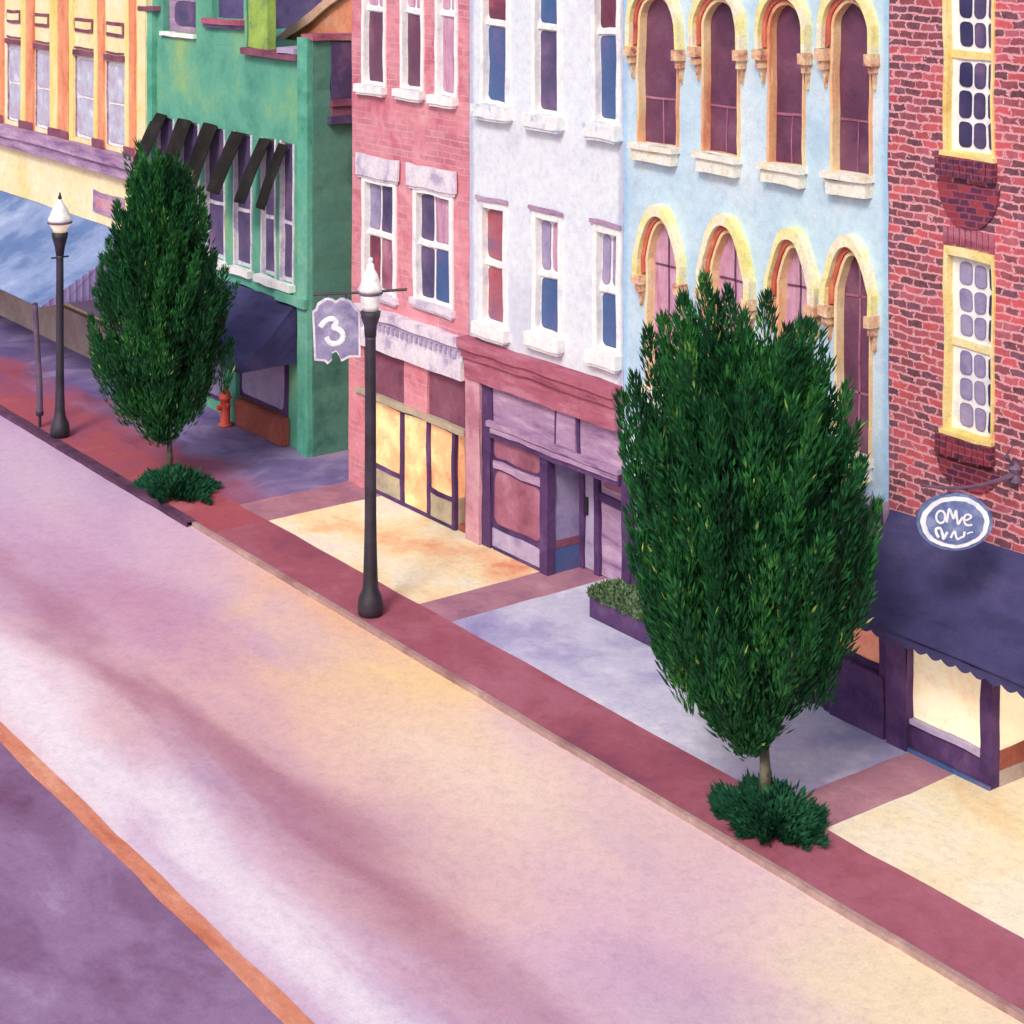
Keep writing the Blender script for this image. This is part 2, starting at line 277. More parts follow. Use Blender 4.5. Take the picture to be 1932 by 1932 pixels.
# ---------- mesh building ----------
class MB:
    def __init__(s): s.bm = bmesh.new()
    def face(s, pts):
        try: return s.bm.faces.new([s.bm.verts.new(p) for p in pts])
        except ValueError: return None
    def box(s, x0, x1, y0, y1, z0, z1):
        x0, x1 = min(x0, x1), max(x0, x1); y0, y1 = min(y0, y1), max(y0, y1); z0, z1 = min(z0, z1), max(z0, z1)
        v = [s.bm.verts.new(p) for p in ((x0, y0, z0), (x1, y0, z0), (x1, y1, z0), (x0, y1, z0), (x0, y0, z1), (x1, y0, z1), (x1, y1, z1), (x0, y1, z1))]
        for f in ((3, 2, 1, 0), (4, 5, 6, 7), (0, 1, 5, 4), (1, 2, 6, 5), (2, 3, 7, 6), (3, 0, 4, 7)): s.bm.faces.new([v[i] for i in f])
        return s
    def loft(s, A, B):
        """closed solid between two equal polygons"""
        a = [s.bm.verts.new(p) for p in A]; b = [s.bm.verts.new(p) for p in B]; n = len(a)
        s.bm.faces.new(a); s.bm.faces.new(b[::-1])
        for i in range(n): s.bm.faces.new((a[i], b[i], b[(i + 1) % n], a[(i + 1) % n]))
        return s
    def prism(s, pts, y0, y1):      # outline in the X-Z plane
        return s.loft([(x, y0, z) for x, z in pts], [(x, y1, z) for x, z in pts])
    def ring(s, outer, inner, y0, y1):   # open arch band: two equal polylines in X-Z
        for i in range(len(outer) - 1):
            a, b, c, d = outer[i], outer[i + 1], inner[i + 1], inner[i]
            s.face([(p[0], y0, p[1]) for p in (a, b, c, d)])
            s.face([(p[0], y, p[1]) for p, y in ((a, y0), (a, y1), (b, y1), (b, y0))][::1])
            s.face([(p[0], y, p[1]) for p, y in ((d, y0), (c, y0), (c, y1), (d, y1))])
        for k in (0, -1):
            a, d = outer[k], inner[k]
            s.face([(a[0], y0, a[1]), (d[0], y0, d[1]), (d[0], y1, d[1]), (a[0], y1, a[1])])
        return s
    def tube(s, pts, r, n=8, cap=True):
        rs = r if isinstance(r, (list, tuple)) else [r] * len(pts)
        P = [Vector(p) for p in pts]; rings = []
        for i, p in enumerate(P):
            t = (P[min(i + 1, len(P) - 1)] - P[max(i - 1, 0)]).normalized()
            u = t.cross(Vector((0, 0, 1)));
            if u.length < .05: u = t.cross(Vector((1, 0, 0)))
            u.normalize(); w = t.cross(u)
            rings.append([s.bm.verts.new(p + (u * math.cos(2 * math.pi * k / n) + w * math.sin(2 * math.pi * k / n)) * rs[i]) for k in range(n)])
        for a, b in zip(rings, rings[1:]):
            for k in range(n): s.bm.faces.new((a[k], a[(k + 1) % n], b[(k + 1) % n], b[k]))
        if cap: s.bm.faces.new(rings[0][::-1]); s.bm.faces.new(rings[-1])
        return s
    def lathe(s, c, prof, n=24):
        rings = [[s.bm.verts.new((c[0] + r * math.cos(2 * math.pi * k / n), c[1] + r * math.sin(2 * math.pi * k / n), c[2] + z)) for k in range(n)] for r, z in prof]
        for a, b in zip(rings, rings[1:]):
            for k in range(n): s.bm.faces.new((a[k], a[(k + 1) % n], b[(k + 1) % n], b[k]))
        s.bm.faces.new(rings[0][::-1]); s.bm.faces.new(rings[-1]); return s
    def build(s, name, mat, parent=None, wob=.02, smooth=False, bevel=0, fix=True):
        bm = s.bm
        if fix:
            bmesh.ops.remove_doubles(bm, verts=bm.verts, dist=1e-5)
            bmesh.ops.recalc_face_normals(bm, faces=bm.faces)
        if bevel: bmesh.ops.bevel(bm, geom=list(bm.edges), offset=bevel, segments=2, affect='EDGES', clamp_overlap=True)
        if wob:
            byc = {}
            for e in bm.edges:
                c = min(24, int(e.calc_length() / .3))
                if c: byc.setdefault(c, []).append(e)
            for c, es in byc.items():
                bmesh.ops.subdivide_edges(bm, edges=[e for e in es if e.is_valid], cuts=c, use_grid_fill=True)
            for v in bm.verts:
                p = v.co
                a = noise.noise(Vector((p.x * 1.9, p.y * .8 + 5, p.z * 1.9))); b = noise.noise(Vector((p.x * 1.9 + 30, p.y * .8, p.z * 1.9)))
                a2 = noise.noise(Vector((p.x * 6, p.y + 9, p.z * 6))); b2 = noise.noise(Vector((p.x * 6 + 30, p.y, p.z * 6)))
                fade = min(1, max(0, (p.z - .05) * 5))
                v.co = (p.x + wob * (1.6 * a + .6 * a2) * (.3 + .7 * fade), p.y, p.z + wob * (1.6 * b + .6 * b2) * fade)
        root = parent
        while root is not None and root.parent is not None: root = root.parent
        off = Vector(root.location) if root is not None else Vector((0, 0, 0))
        for v in bm.verts: v.co -= off
        me = bpy.data.meshes.new(name); bm.to_mesh(me); bm.free()
        if smooth: me.polygons.foreach_set('use_smooth', [True] * len(me.polygons))
        me.materials.append(mat)
        o = bpy.data.objects.new(name, me); col.objects.link(o)
        if parent is not None: o.parent = parent
        return o
def thing(name, label, cat, loc, group=None):
    o = bpy.data.objects.new(name, None); col.objects.link(o); o.location = loc
    o['label'] = label; o['category'] = cat
    if group: o['group'] = group
    return o
def struct(o, kind='structure'): o['kind'] = kind; return o
def bxo(name, m, par, x0, x1, y0, y1, z0, z1, **k): return MB().box(x0, x1, y0, y1, z0, z1).build(name, M[m], par, **k)

def blob(x0, x1, z0, z1, r=None, arch=False):
    """hand-cut pane outline: rounded, slightly uneven rectangle"""
    w, h = x1 - x0, z1 - z0; r = min(r or .05, w * .45, h * .45); pts = []
    for cx, cz, a0 in ((x1 - r, z0 + r, -90), (x1 - r, z1 - r, 0), (x0 + r, z1 - r, 90), (x0 + r, z0 + r, 180)):
        for k in range(5):
            a = math.radians(a0 + k * 22.5); pts.append((cx + r * math.cos(a), cz + r * math.sin(a)))
    if arch:
        pts = [(x0, z0)] + [(x1, z0)] + arc(x0, x1, z1 - arch, z1)[::-1]
    return pts
def pane(par, m, x0, x1, z0, z1, y, r=.05, arch=False, wob=.022):
    """pane with a darker rim where the paint pooled"""
    P = blob(x0, x1, z0, z1, r); mb = MB(); bm = mb.bm; L = bm.verts.layers.float.new('rim')
    cx, cz = (x0 + x1) / 2, (z0 + z1) / 2; sx = 1 - .05 / (x1 - x0); sz = 1 - .05 / (z1 - z0)
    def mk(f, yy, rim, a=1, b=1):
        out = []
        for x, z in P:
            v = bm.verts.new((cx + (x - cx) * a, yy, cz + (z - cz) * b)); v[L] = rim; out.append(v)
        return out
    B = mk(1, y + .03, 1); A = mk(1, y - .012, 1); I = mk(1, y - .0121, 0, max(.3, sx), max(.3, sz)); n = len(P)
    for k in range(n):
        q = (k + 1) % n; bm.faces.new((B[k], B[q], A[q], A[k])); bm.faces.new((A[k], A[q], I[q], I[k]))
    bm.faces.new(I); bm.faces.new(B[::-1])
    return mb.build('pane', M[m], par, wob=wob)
PT = [0]
def arc(x0, x1, zs, zc, n=18, p=1.0):
    c = (x0 + x1) / 2; a = (x1 - x0) / 2
    if PT[0]: return [(c - a + 2 * a * k / n, zs + (zc - zs) * (1 - abs(2 * k / n - 1) ** 2.3)) for k in range(n + 1)]
    return [(c - a * math.cos(math.pi * k / n), zs + (zc - zs) * (math.sin(math.pi * k / n) ** p)) for k in range(n + 1)]
def wall(par, m, x0, x1, z0, z1, Y, holes, depth, back, reveal=.18, mr=None, top=None, name='wall', pointed=-1):
    """front skin with real openings, reveals, and the block behind. hole: (x0,x1,z0,z1) or (x0,x1,z0,zspring,zcrown)"""
    mb = MB(); rvs = []
    xs = sorted({x0, x1} | {h[0] for h in holes} | {h[1] for h in holes})
    zs = sorted({z0, z1} | {h[2] for h in holes} | {h[-1] for h in holes})
    for a, b in zip(xs, xs[1:]):
        for c, d in zip(zs, zs[1:]):
            mx, mz = (a + b) / 2, (c + d) / 2
            if any(h[0] < mx < h[1] and h[2] < mz < h[-1] for h in holes): continue
            mb.face([(a, Y, c), (b, Y, c), (b, Y, d), (a, Y, d)])
    for h in holes:
        rv = MB(); rvs.append(rv); PT[0] = len(h) == 5 and h[4] < pointed
        if len(h) == 5:
            A = arc(h[0], h[1], h[3], h[4]); m_ = len(A) // 2
            mb.face([(h[0], Y, h[4])] + [(x, Y, z) for x, z in A[:m_ + 1]])
            mb.face([(h[1], Y, h[4])] + [(x, Y, z) for x, z in A[m_:][::-1]])
            o = [(h[0], h[2])] + A + [(h[1], h[2])]
        else:
            o = [(h[0], h[2]), (h[0], h[3]), (h[1], h[3]), (h[1], h[2])]
        o = o + [o[0]]
        for p, q in zip(o, o[1:]): rv.face([(p[0], Y, p[1]), (q[0], Y, q[1]), (q[0], Y + reveal, q[1]), (p[0], Y + reveal, p[1])])
    # sides, top and back of the block
    yb = Y + depth
    mb.face([(x0, Y, z0), (x0, Y, z1), (x0, yb, z1), (x0, yb, z0)]); mb.face([(x1, Y, z0), (x1, yb, z0), (x1, yb, z1), (x1, Y, z1)])
    mb.face([(x0, Y, z1), (x1, Y, z1), (x1, yb, z1), (x0, yb, z1)]); mb.face([(x0, yb, z0), (x0, yb, z1), (x1, yb, z1), (x1, yb, z0)])
    w = mb.build(name, M[m], par)
    for r_ in rvs: r_.build('reveal', M[mr or m], w)
    PT[0] = 0
    # dark core just behind the openings so nothing shows through
    bxo('inner_wall', 'gviolet', w, x0 + .05, x1 - .05, Y + reveal + .12, Y + reveal + .16, z0 + .02, z1 - .05, wob=0)
    return w
def sash(par, x0, x1, z0, z1, Y, frame='trim', fw=.07, mid=None, up=('gviolet',), lo=('gviolet',), sill=None, head=None, rec=.1, sm=None, r=.05, split=None):
    """double-hung window: proud outer frame, backing, meeting rail, panes, sill, lintel; mid = height fraction of the rail"""
    mb = MB()
    yb = Y + rec
    mb.box(x0, x1, yb, yb + .06, z0, z1)
    mb.box(x0, x0 + fw, Y - .03, yb, z0, z1); mb.box(x1 - fw, x1, Y - .03, yb, z0, z1)
    mb.box(x0 + fw, x1 - fw, Y - .03, yb, z1 - fw, z1)
    zm = z0 + (z1 - z0) * (mid or .5)
    mb.box(x0 + fw, x1 - fw, yb - .05, yb, zm - .04, zm + .04)
    w = mb.build('window', M[frame], par)
    xa, xb = x0 + fw + .02, x1 - fw - .02
    for (za, zb, ms) in ((z0 + .06, zm - .07, lo), (zm + .07, z1 - fw - .04, up)):
        n = len(ms)
        for i, m in enumerate(ms):
            if m is None: continue
            gap = .035 if n > 1 else 0
            sp = split or [k / n for k in range(n + 1)]
            a = xa + (xb - xa) * sp[i] + (gap if i else 0); b = xa + (xb - xa) * sp[i + 1] - (gap if i < n - 1 else 0)
            pane(w, m, a, b, za, zb, yb, r)
    if sill:
        s0, s1, h, pr = sill
        MB().box(s0, s1, Y - pr, Y + .02, z0 - h, z0 - .004).box(s0 + .05, s1 - .05, Y - pr + .03, Y + .02, z0 - h - .05, z0 - h - .004).build('sill', M[sm or frame], w)
    if head:
        s0, s1, h, pr = head
        MB().box(s0, s1, Y - pr, Y - .035, z1 + .004, z1 + h).box(s0 + .04, s1 - .04, Y - pr + .03, Y - .035, z1 - .05, z1).build('lintel', M[sm or frame], w)
    return w

# =============== GROUND ===============
XL, XR = -95.0, 25.0
RZ = -.07
def sheet(name, m, x0, x1, y0, y1, z, kind='structure', cuts=0):
    mb = MB(); mb.face([(x0, y0, z), (x1, y0, z), (x1, y1, z), (x0, y1, z)])
    o = mb.build(name, M[m], None, wob=0); struct(o, kind); return o
M['earth'] = wash('ground_earth', ['8a7a90', 'a090a0'], .1)
sheet('ground', 'earth', -400, 300, -300, 400, -.30)
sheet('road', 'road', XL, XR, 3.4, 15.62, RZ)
def strip(name, m, x0, x1, y0, y1, z0, z1, seg=.5, amp=.02, amp2=None):
    """long strip with gently uneven edges"""
    mb = MB(); n = int((x1 - x0) / seg); a2 = amp if amp2 is None else amp2
    for i in range(n):
        xa, xb = x0 + (x1 - x0) * i / n, x0 + (x1 - x0) * (i + 1) / n
        f = lambda x, y, a: y + a * (noise.noise(Vector((x * .9, y * 3, 0))) + .5 * noise.noise(Vector((x * 3.1, y * 3, 4))))
        A = [(xa, f(xa, y0, amp)), (xb, f(xb, y0, amp)), (xb, f(xb, y1, a2)), (xa, f(xa, y1, a2))]
        mb.face([(x, y, z1) for x, y in A])
        mb.face([(A[0][0], A[0][1], z0), (A[1][0], A[1][1], z0), (A[1][0], A[1][1], z1), (A[0][0], A[0][1], z1)])
        mb.face([(A[3][0], A[3][1], z0), (A[3][0], A[3][1], z1), (A[2][0], A[2][1], z1), (A[2][0], A[2][1], z0)])
    o = mb.build(name, M[m], None, wob=0); struct(o); return o
strip('centre_line', 'line', XL, XR, 9.45, 9.69, RZ, RZ + .006, .3, .03)
KX = G(345, 990)[0]
strip('kerb', 'kerb', XL, KX, 15.50, 15.72, RZ - .02, .012, .4, .03)
strip('kerb', 'kerbtan', KX, XR, 15.60, 15.68, RZ - .02, .010, .4, .018)
B1 = (FX(450, 16.8), FX(505, 16.8)); B2 = (FX(790, 16.8), FX(850, 16.8)); B3 = (FX(1470, 16.8), FX(1556, 16.8))
strip('brick_band', 'bandleft', XL, B1[1], 15.69, 16.8, -.1, 0.0, .5, 0, .03)
strip('brick_band', 'band', B1[1], XR, 15.67, 16.8, -.1, 0.0, .5, 0, .03)
def slab(name, m, x0, x1, y0=16.78, y1=21.5, z=-.004):
    mb = MB(); n = 12
    for i in range(n):
        ya, yb = y0 + (y1 - y0) * i / n, y0 + (y1 - y0) * (i + 1) / n
        f = lambda x, y: x + .035 * noise.noise(Vector((x, y * 2.2, 3)))
        mb.face([(f(x0, ya), ya, z), (f(x1, ya), ya, z), (f(x1, yb), yb, z), (f(x0, yb), yb, z)])
    return struct(mb.build(name, M[m], None, wob=0))
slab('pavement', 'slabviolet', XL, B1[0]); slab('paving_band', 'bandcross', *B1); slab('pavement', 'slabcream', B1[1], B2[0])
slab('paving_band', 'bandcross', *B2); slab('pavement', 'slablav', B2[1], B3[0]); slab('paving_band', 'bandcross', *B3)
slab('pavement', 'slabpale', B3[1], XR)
sheet('pavement', 'slablav', XL, XR, -2.5, 3.3, 0)
strip('kerb', 'kerbtan', XL, XR, 3.3, 3.42, RZ - .02, .01, .6, .01)

# =============== YELLOW BUILDING ===============
def yellow():
    Y = YF; x1 = FX(274); x0 = FX(-330)
    b = thing('yellow_building', 'cream and yellow building with orange pilasters and a big blue awning, at the far left', 'building', ((x0 + x1) / 2, Y, 0))
    zt = 11.2
    zl0, zl1 = H * (1 - .280 / .48), H * (1 - .256 / .48)
    specs = [(14, 40, 86, 228), (67, 94, 95, 236), (142, 177, 107, 266), (201, 235, 121, 280)]
    # repeat the same bay rhythm to the left, beyond the frame
    bays = []
    for (a, c, t, u) in specs: bays.append((FX(a), FX(c)))
    pitch = bays[3][0] - bays[1][0]
    z0 = zl1 + .12; z1 = FZ(160, 107)
    d = bays[1][0] - bays[0][0]
    hol = []
    for k in range(2):
        for i in (2, 3): hol.append((bays[i][0] - pitch * (2 + k), bays[i][1] - pitch * (2 + k), z0, z1))
    for q in bays: hol.append((q[0], q[1], z0, z1))
    hol = [h for h in hol if h[0] > x0 + .3]
    hol.sort(); clean = []
    for h in hol:
        if not clean or h[0] > clean[-1][1] + .2: clean.append(h)
    wall(b, 'cream', x0, x1, 0, zt, Y, clean, 2.4, None, reveal=.09, mr='mauvelite')
    for (a, c, u, t) in clean:
        mb = MB(); mb.box(a, c, Y + .06, Y + .12, u, t)
        w = mb.build('window', M['trim'], b)
        n = 1; pane(w, 'gpale', a + .05, c - .04, u + .08, (u + t) / 2 - .03, Y + .055, .12); pane(w, 'gpale', a + .05, c - .04, (u + t) / 2 + .03, t - .1, Y + .055, .12)
        MB().box(a - .03, c + .03, Y - .07, Y - .003, t + .03, t + .16).box(a + .02, c, Y - .04, Y - .003, t + .2, t + .24).build('lintel', M['mauve'], w)
        zc = t + .78
        v = MB().box(a + .02, c - .02, Y - .03, Y - .003, zc - .16, zc + .2).build('vent', M['mauve'], b)
        MB().box(a + .10, c - .10, Y - .05, Y - .031, zc - .07, zc + .11).build('grille', M['cream'], v)
        zr = zc + .9
        v = MB().box(a, c, Y + -.04, Y - .003, zr, zr + 1.3).build('upper_panel', M['yellow'], b)
    # pilasters: orange shaft flanked by a yellow fillet
    for i, (pa, pb, kind) in enumerate([(0, 9, 0), (42, 66, 1), (97, 133, 2), (180, 199, 1), (240, 258, 3)]):
        a, c = FX(pa), FX(pb); w = c - a
        p = MB().box(a + w * .45, c, Y - .07, Y - .003, zl1, zt - .5).build('pilaster', M['orange'], b)
        MB().box(a, a + w * .42, Y - .05, Y - .003, zl1, zt - .5).build('fillet', M['yellowpil'], p)
        if kind == 2: MB().box(c + .01, c + w * .22, Y - .05, Y - .003, zl1, zt - .5).build('fillet', M['yellowpil'], p)
        MB().box(a - .03, c + .04, Y - .1, Y - .075, zl1, zl1 + .22).build('base', M['mauve'], p)
    for k in range(3):
        a = FX(0) - .9 - k * 1.9
        MB().box(a, a + .3, Y - .16, Y - .003, zl1, zt - .5).build('pilaster', M['orange'], b)
    MB().box(x0, x1, Y - .22, Y - .003, zl0, (zl0 + zl1) / 2).box(x0, x1 - .02, Y - .3, Y - .003, (zl0 + zl1) / 2 + .003, zl1).build('ledge', M['mauvelite'], b)
    MB().box(x0, x1, Y - .35, Y + .3, zt, zt + .5).build('cornice', M['yellow'], b)
    MB().box(x0, x0 + 12, Y + 2.41, Y + 9, 0, zt).build('rear_wing', M['cream'], b)
    # plaque on the cream band
    a, c = FX(178), FX(236); z = FZ(207, 384)
    pl = MB().box(a, c, Y - .04, Y - .003, z - .32, z + .22).build('plaque', M['mauvelite'], b)
    MB().box(a + .2, c - .12, Y - .055, Y - .041, z - .2, z + .1).build('plaque_face', M['rosepost'], pl)
    # ground floor
    xe = FX(257); za = H * (1 - .3365 / .48)
    Yo = YX(75, xe); zf = ZZ(578, xe, Yo)
    t = .03
    aw = MB().loft([(x0 + .2, Y, za), (x0 + .2, Yo, zf), (x0 + .2, Yo, zf - t), (x0 + .2, Y, za - t)], [(xe, Y, za), (xe, Yo, zf), (xe, Yo, zf - t), (xe, Y, za - t)]).build('awning', M['bluecanvas'], b)
    MB().loft([(xe + .003, Y, za), (xe + .003, Yo, zf), (xe + .003, Y, zf)], [(xe + .03, Y, za), (xe + .03, Yo, zf), (xe + .03, Y, zf)]).build('awning_side', M['stripe'], aw)
    MB().box(x0 + .2, x1 - .1, Y - .16, Y - .003, 0, H * (1 - .405 / .48) * .55).build('shop_plinth', M['tan'], b)
    bxo('shop_window', 'glav', b, FX(120), FX(250), Y - .06, Y - .003, 1.1, 2.2)
    bxo('shop_window', 'tan', b, x0 + .3, FX(110), Y - .06, Y - .003, 1.1, 2.2)
    bxo('corner_post', 'cream', b, x1 - .35, x1 - .005, Y - .1, Y - .003, 0, zf + .9)
yellow()

# =============== GREEN BUILDING ===============
def green():
    Y = 19.5; mb_ = 9.276 / Y
    x0, x1 = FX(275.5, Y), FX(589, Y); fx = lambda p: FX(p, Y); fz = lambda p, q: FZ(p, q, Y)
    b = thing('green_building', 'bright green two-storey building with stepped parapet and six black window awnings', 'building', ((x0 + x1) / 2, Y, 0))
    zlow = fz(520, 98)      # parapet of the right part
    zup = 10.6
    xs = fx(465)
    # six windows under black awnings
    tops = [(293, 319, 212), (336, 366, 222), (384, 415, 230), (438, 466, 247), (490, 514, 259), (526, 547, 270)]
    bots = [(250, 276, 304), (303, 331, 318), (345, 376, 338), (387, 419, 357), (437, 469, 376), (478, 507, 388)]
    zt = sum(fz((a + c) / 2, t + 4) for a, c, t in tops) / 6
    zb = (fz(441, 498) + fz(495, 517) + fz(540, 533)) / 3
    hs = []
    for i, (a, c, t) in enumerate(tops):
        e = 10 if i < 4 else 7
        hs.append((fx(a + 3), fx(c + (e if i < 5 else 8)), zb, zt))
    w1, w2 = (fx(308), fx(369), fz(338, 62), 10.2), (fx(401), fx(460), fz(430, 36), 10.2)
    wl = wall(b, 'green', x0, x1, 0, zlow, Y, [h for h in hs], 8, None, reveal=.14, mr='greenpil')
    # raised left part of the parapet with two top openings
    mb = MB()
    z1_, z2_ = w1[2], w2[2]
    mb.box(x0, w1[0], Y, Y + .5, zlow, zup); mb.box(w1[0], w1[1], Y, Y + .5, zlow, z1_); mb.box(w1[1], w2[0], Y, Y + .5, zlow, zup)
    mb.box(w2[0], w2[1], Y, Y + .5, zlow, z2_); mb.box(w2[1], xs, Y, Y + .5, zlow, zup); mb.box(x0, xs, Y, Y + .5, zup + .0, zup + .4)
    mb.build('parapet_wall', M['green'], b)
    a = MB().box(w1[0], w1[1], Y + .16, Y + .22, z1_, zup - .05).build('upper_window', M['mauvelite'], b)
    pane(a, 'gviolet', w1[0] + .35, w1[1] - .05, z1_ + .15, z1_ + .75, Y + .155, .2)
    MB().box(w1[0] + .02, w1[1] - .02, Y + .08, Y + .14, z1_ + .95, z1_ + 2.0).build('blind', M['orangeroof'], a)
    MB().box(w1[0] - .06, w1[1] + .05, Y - .08, Y + .1, z1_ - .1, z1_ - .003).build('sill', M['trim'], a)
    a = MB().box(w2[0], w2[1], Y + .16, Y + .22, z2_, zup - .05).build('upper_window', M['purpleroof'], b)
    MB().box(w2[0] - .35, w2[1] + .02, Y - .12, Y + .1, z2_ - .13, z2_ - .003).build('sill', M['rosecornice'], a)
    MB().box(w2[0] - .3, w2[1] + .02, Y - .09, Y - .003, z2_ - .22, z2_ - .135).build('sill', M['gviolet'], a)
    # parapet coping of the lower right part and lime chimney
    MB().box(xs, fx(570), Y - .16, Y + .35, zlow - .12, zlow + .02).build('coping', M['mauve'], b)
    MB().box(fx(535), fx(568), Y - .18, Y + .3, zlow + .024, zlow + .13).build('coping', M['lav'], b)
    zc = fz(490, 80)
    ch = MB().box(fx(467), fx(503), Y + .02, Y + .22, zlow + .03, zc + 1.62).build('chimney', M['lime'], b)
    MB().box(fx(465), fx(505), Y - .03, Y + .27, zc + 1.625, zc + 1.8).build('chimney_cap', M['mauve'], ch)
    # pilasters
    pz = fz(283, 20)
    p = MB().box(x0 + .0, fx(296), Y - .14, Y - .003, 0, pz).build('pilaster', M['greenpil'], b)
    MB().box(x0 - .05, fx(303), Y - .2, Y + .1, pz + .004, pz + .12).build('capital', M['mauve'], p)
    p = MB().box(fx(570.5), x1 + .003, Y - .12, Y - .003, 0, fz(580, 72)).build('pilaster', M['greenpil'], b)
    MB().box(fx(534), x1 + .02, Y - .2, Y - .123, fz(560, 570) - .02, fz(560, 556)).build('band', M['greenpil'], p)
    MB().box(x0 + .6, fx(568), Y - .05, Y - .003, fz(480, 527) - .32, fz(480, 527)).build('band', M['greenpil'], b)
    for i, h in enumerate(hs):
        a, c = h[0], h[1]
        w = MB().box(a, c, Y + .09, Y + .14, h[2], h[3]).box(a, a + .05, Y - .02, Y + .09, h[2], h[3]).box(c - .05, c, Y - .02, Y + .09, h[2], h[3]).build('window', M['trimlav'], b)
        zm = h[2] + (h[3] - h[2]) * .42
        pane(w, 'gviolet', a + .08, c - .07, h[2] + .1, zm - .04, Y + .085, .03); pane(w, 'gviolet', a + .08, c - .07, zm + .05, h[3] - .06, Y + .085, .03)
        MB().box(a - .08, c + .08, Y - .16, Y - .003, h[2] - .16, h[2] - .003).build('sill', M['trim'], w)
        # black awning: sheet sloping outwards, with side arms
        ta, tc, ty = tops[i]; ba, bc, by = bots[i]
        X0, X1 = fx(ta + 1), fx(tc - 3); Yo = (YX(ba, X0) + YX(bc, X1)) / 2
        zo = ZZ(by, X0, Yo); t = .05
        zt_ = fz(ta, ty)
        n = 5; A = []; B = []
        for k in range(n + 1):
            u = k / n; yy = Y - .02 + (Yo - Y) * u; zz = zt_ + (zo - zt_) * u + .06 * math.sin(math.pi * u)
            A.append((yy, zz))
        prof = A + [(y, z - t) for y, z in A[::-1]]
        aw = MB().loft([(X0, y, z) for y, z in prof], [(X1, y, z) for y, z in prof]).build('awning', M['blackcanvas'], w, wob=.015)
    # side wall facing the alley, its window and coping (all part of the block)
    Xs = x1 + .004
    mb = MB(); mb.box(Xs, Xs + .03, Y + .002, Y + 7.9, 0, ZZ(78, Xs, Y))
    sw = mb.build('side_wall', M['greenside'], b)
    yA, yB = YX(622, Xs), YX(672, Xs) + .1
    zA, zB = ZZ(188, Xs, yA), ZZ(80, Xs, yA)
    w = MB().box(Xs + .034, Xs + .08, yA, yB, zA, zB).build('side_window', M['gviolet'], b)
    MB().box(Xs + .034, Xs + .16, yA - .02, yB, zA - .14, zA - .003).box(Xs + .034, Xs + .1, yA, yB, zA - .34, zA - .145).build('sill', M['mauve'], w)
    MB().box(Xs + .034, Xs + .2, yA - .08, yB, zA - .5, zA - .345).build('sill', M['gviolet'], w)
    zt2 = ZZ(78, Xs, Y)
    MB().box(Xs - .35, Xs + .12, Y - .06, Y + 7.9, zt2 + .004, zt2 + .12).build('coping', M['rosecornice'], b)
    # shop front
    za = fz(562, 573); Xe = fx(562); Yo = YX(455, Xe); zf = ZZ(703, Xe, Yo); xa = fx(330); t = .03
    Yw = Y - .055
    aw = MB().loft([(xa, Yw, za), (xa, Yo, zf), (xa, Yo, zf - t), (xa, Yw, za - t)], [(Xe, Yw, za), (Xe, Yo, zf), (Xe, Yo, zf - t), (Xe, Yw, za - t)]).build('shop_awning', M['navy'], b)
    MB().loft([(Xe + .003, Yw, za), (Xe + .003, Yo, zf), (Xe + .003, Yw, zf)], [(Xe + .03, Yw, za), (Xe + .03, Yo, zf), (Xe + .03, Yw, zf)]).build('awning_side', M['navy'], aw)
    bxo('shop_post', 'greenpil', b, fx(435), fx(456), Y - .14, Y - .003, 0, 2.6)
    d = bxo('shop_window', 'purple', b, fx(457), fx(545), Y - .05, Y - .003, .62, 2.7)
    pane(d, 'glav', fx(462), fx(541), .72, 2.2, Y - .055, .12)
    bxo('plinth', 'oxblood', b, fx(459), fx(548), Y - .22, Y - .003, 0, .60, bevel=.03)
    d = bxo('shop_window', 'purple', b, fx(330), fx(432), Y - .05, Y - .003, .3, 2.7)
    pane(d, 'glav', fx(334), fx(428), .4, 2.2, Y - .055, .1)
green()

# buildings seen over the green roof
def rear():
    X0 = FX(500, 25); X1 = FX(690, 25)
    b = thing('rear_building', 'dusky purple building wall rising behind the green roof', 'building', ((X0 + X1) / 2, 25, 0))
    MB().box(FX(440, 28), X1 + 3, 28, 33, 0, 15).build('wall', M['purpleroof'], b)
    Yg = 21.6
    g = thing('gabled_house', 'orange gabled house with pale sloping roof edge, between the green and pink buildings', 'house', (FX(620, Yg), Yg, 0))
    P = [(533, 78), (690, -42), (690, 66), (690, 78)]
    pts = [(FX(px, Yg), FZ(px, py, Yg)) for px, py in P]
    xa, za = pts[0]; xb, zb = pts[1]
    xr = xb + (xb - xa)
    MB().prism([(xa, 0), (xa, za), (xb, zb), (xr, za), (xr, 0)], Yg, Yg + 6).build('wall', M['orangeroof'], g)
    dx, dz = xb - xa, zb - za; l = math.hypot(dx, dz); nx, nz = -dz / l, dx / l
    for sgn in (1, -1):
        q = [(xa - .2, za - .2 * dz / dx), (xb, zb), (xb, zb + .12), (xa - .2 + nx * .1, za - .2 * dz / dx + nz * .1)]
        if sgn < 0: q = [(2 * xb - x, z) for x, z in q]
        rf = MB().prism(q, Yg - .1, Yg + 6.1).build('roof', M['purpleroof'], g)
        MB().prism([(q[0][0], q[0][1] - .1), (q[1][0], q[1][1] - .12), q[2], q[3]], Yg - .16, Yg - .104).build('roof_edge', M['orangetrim'], rf)
rear()

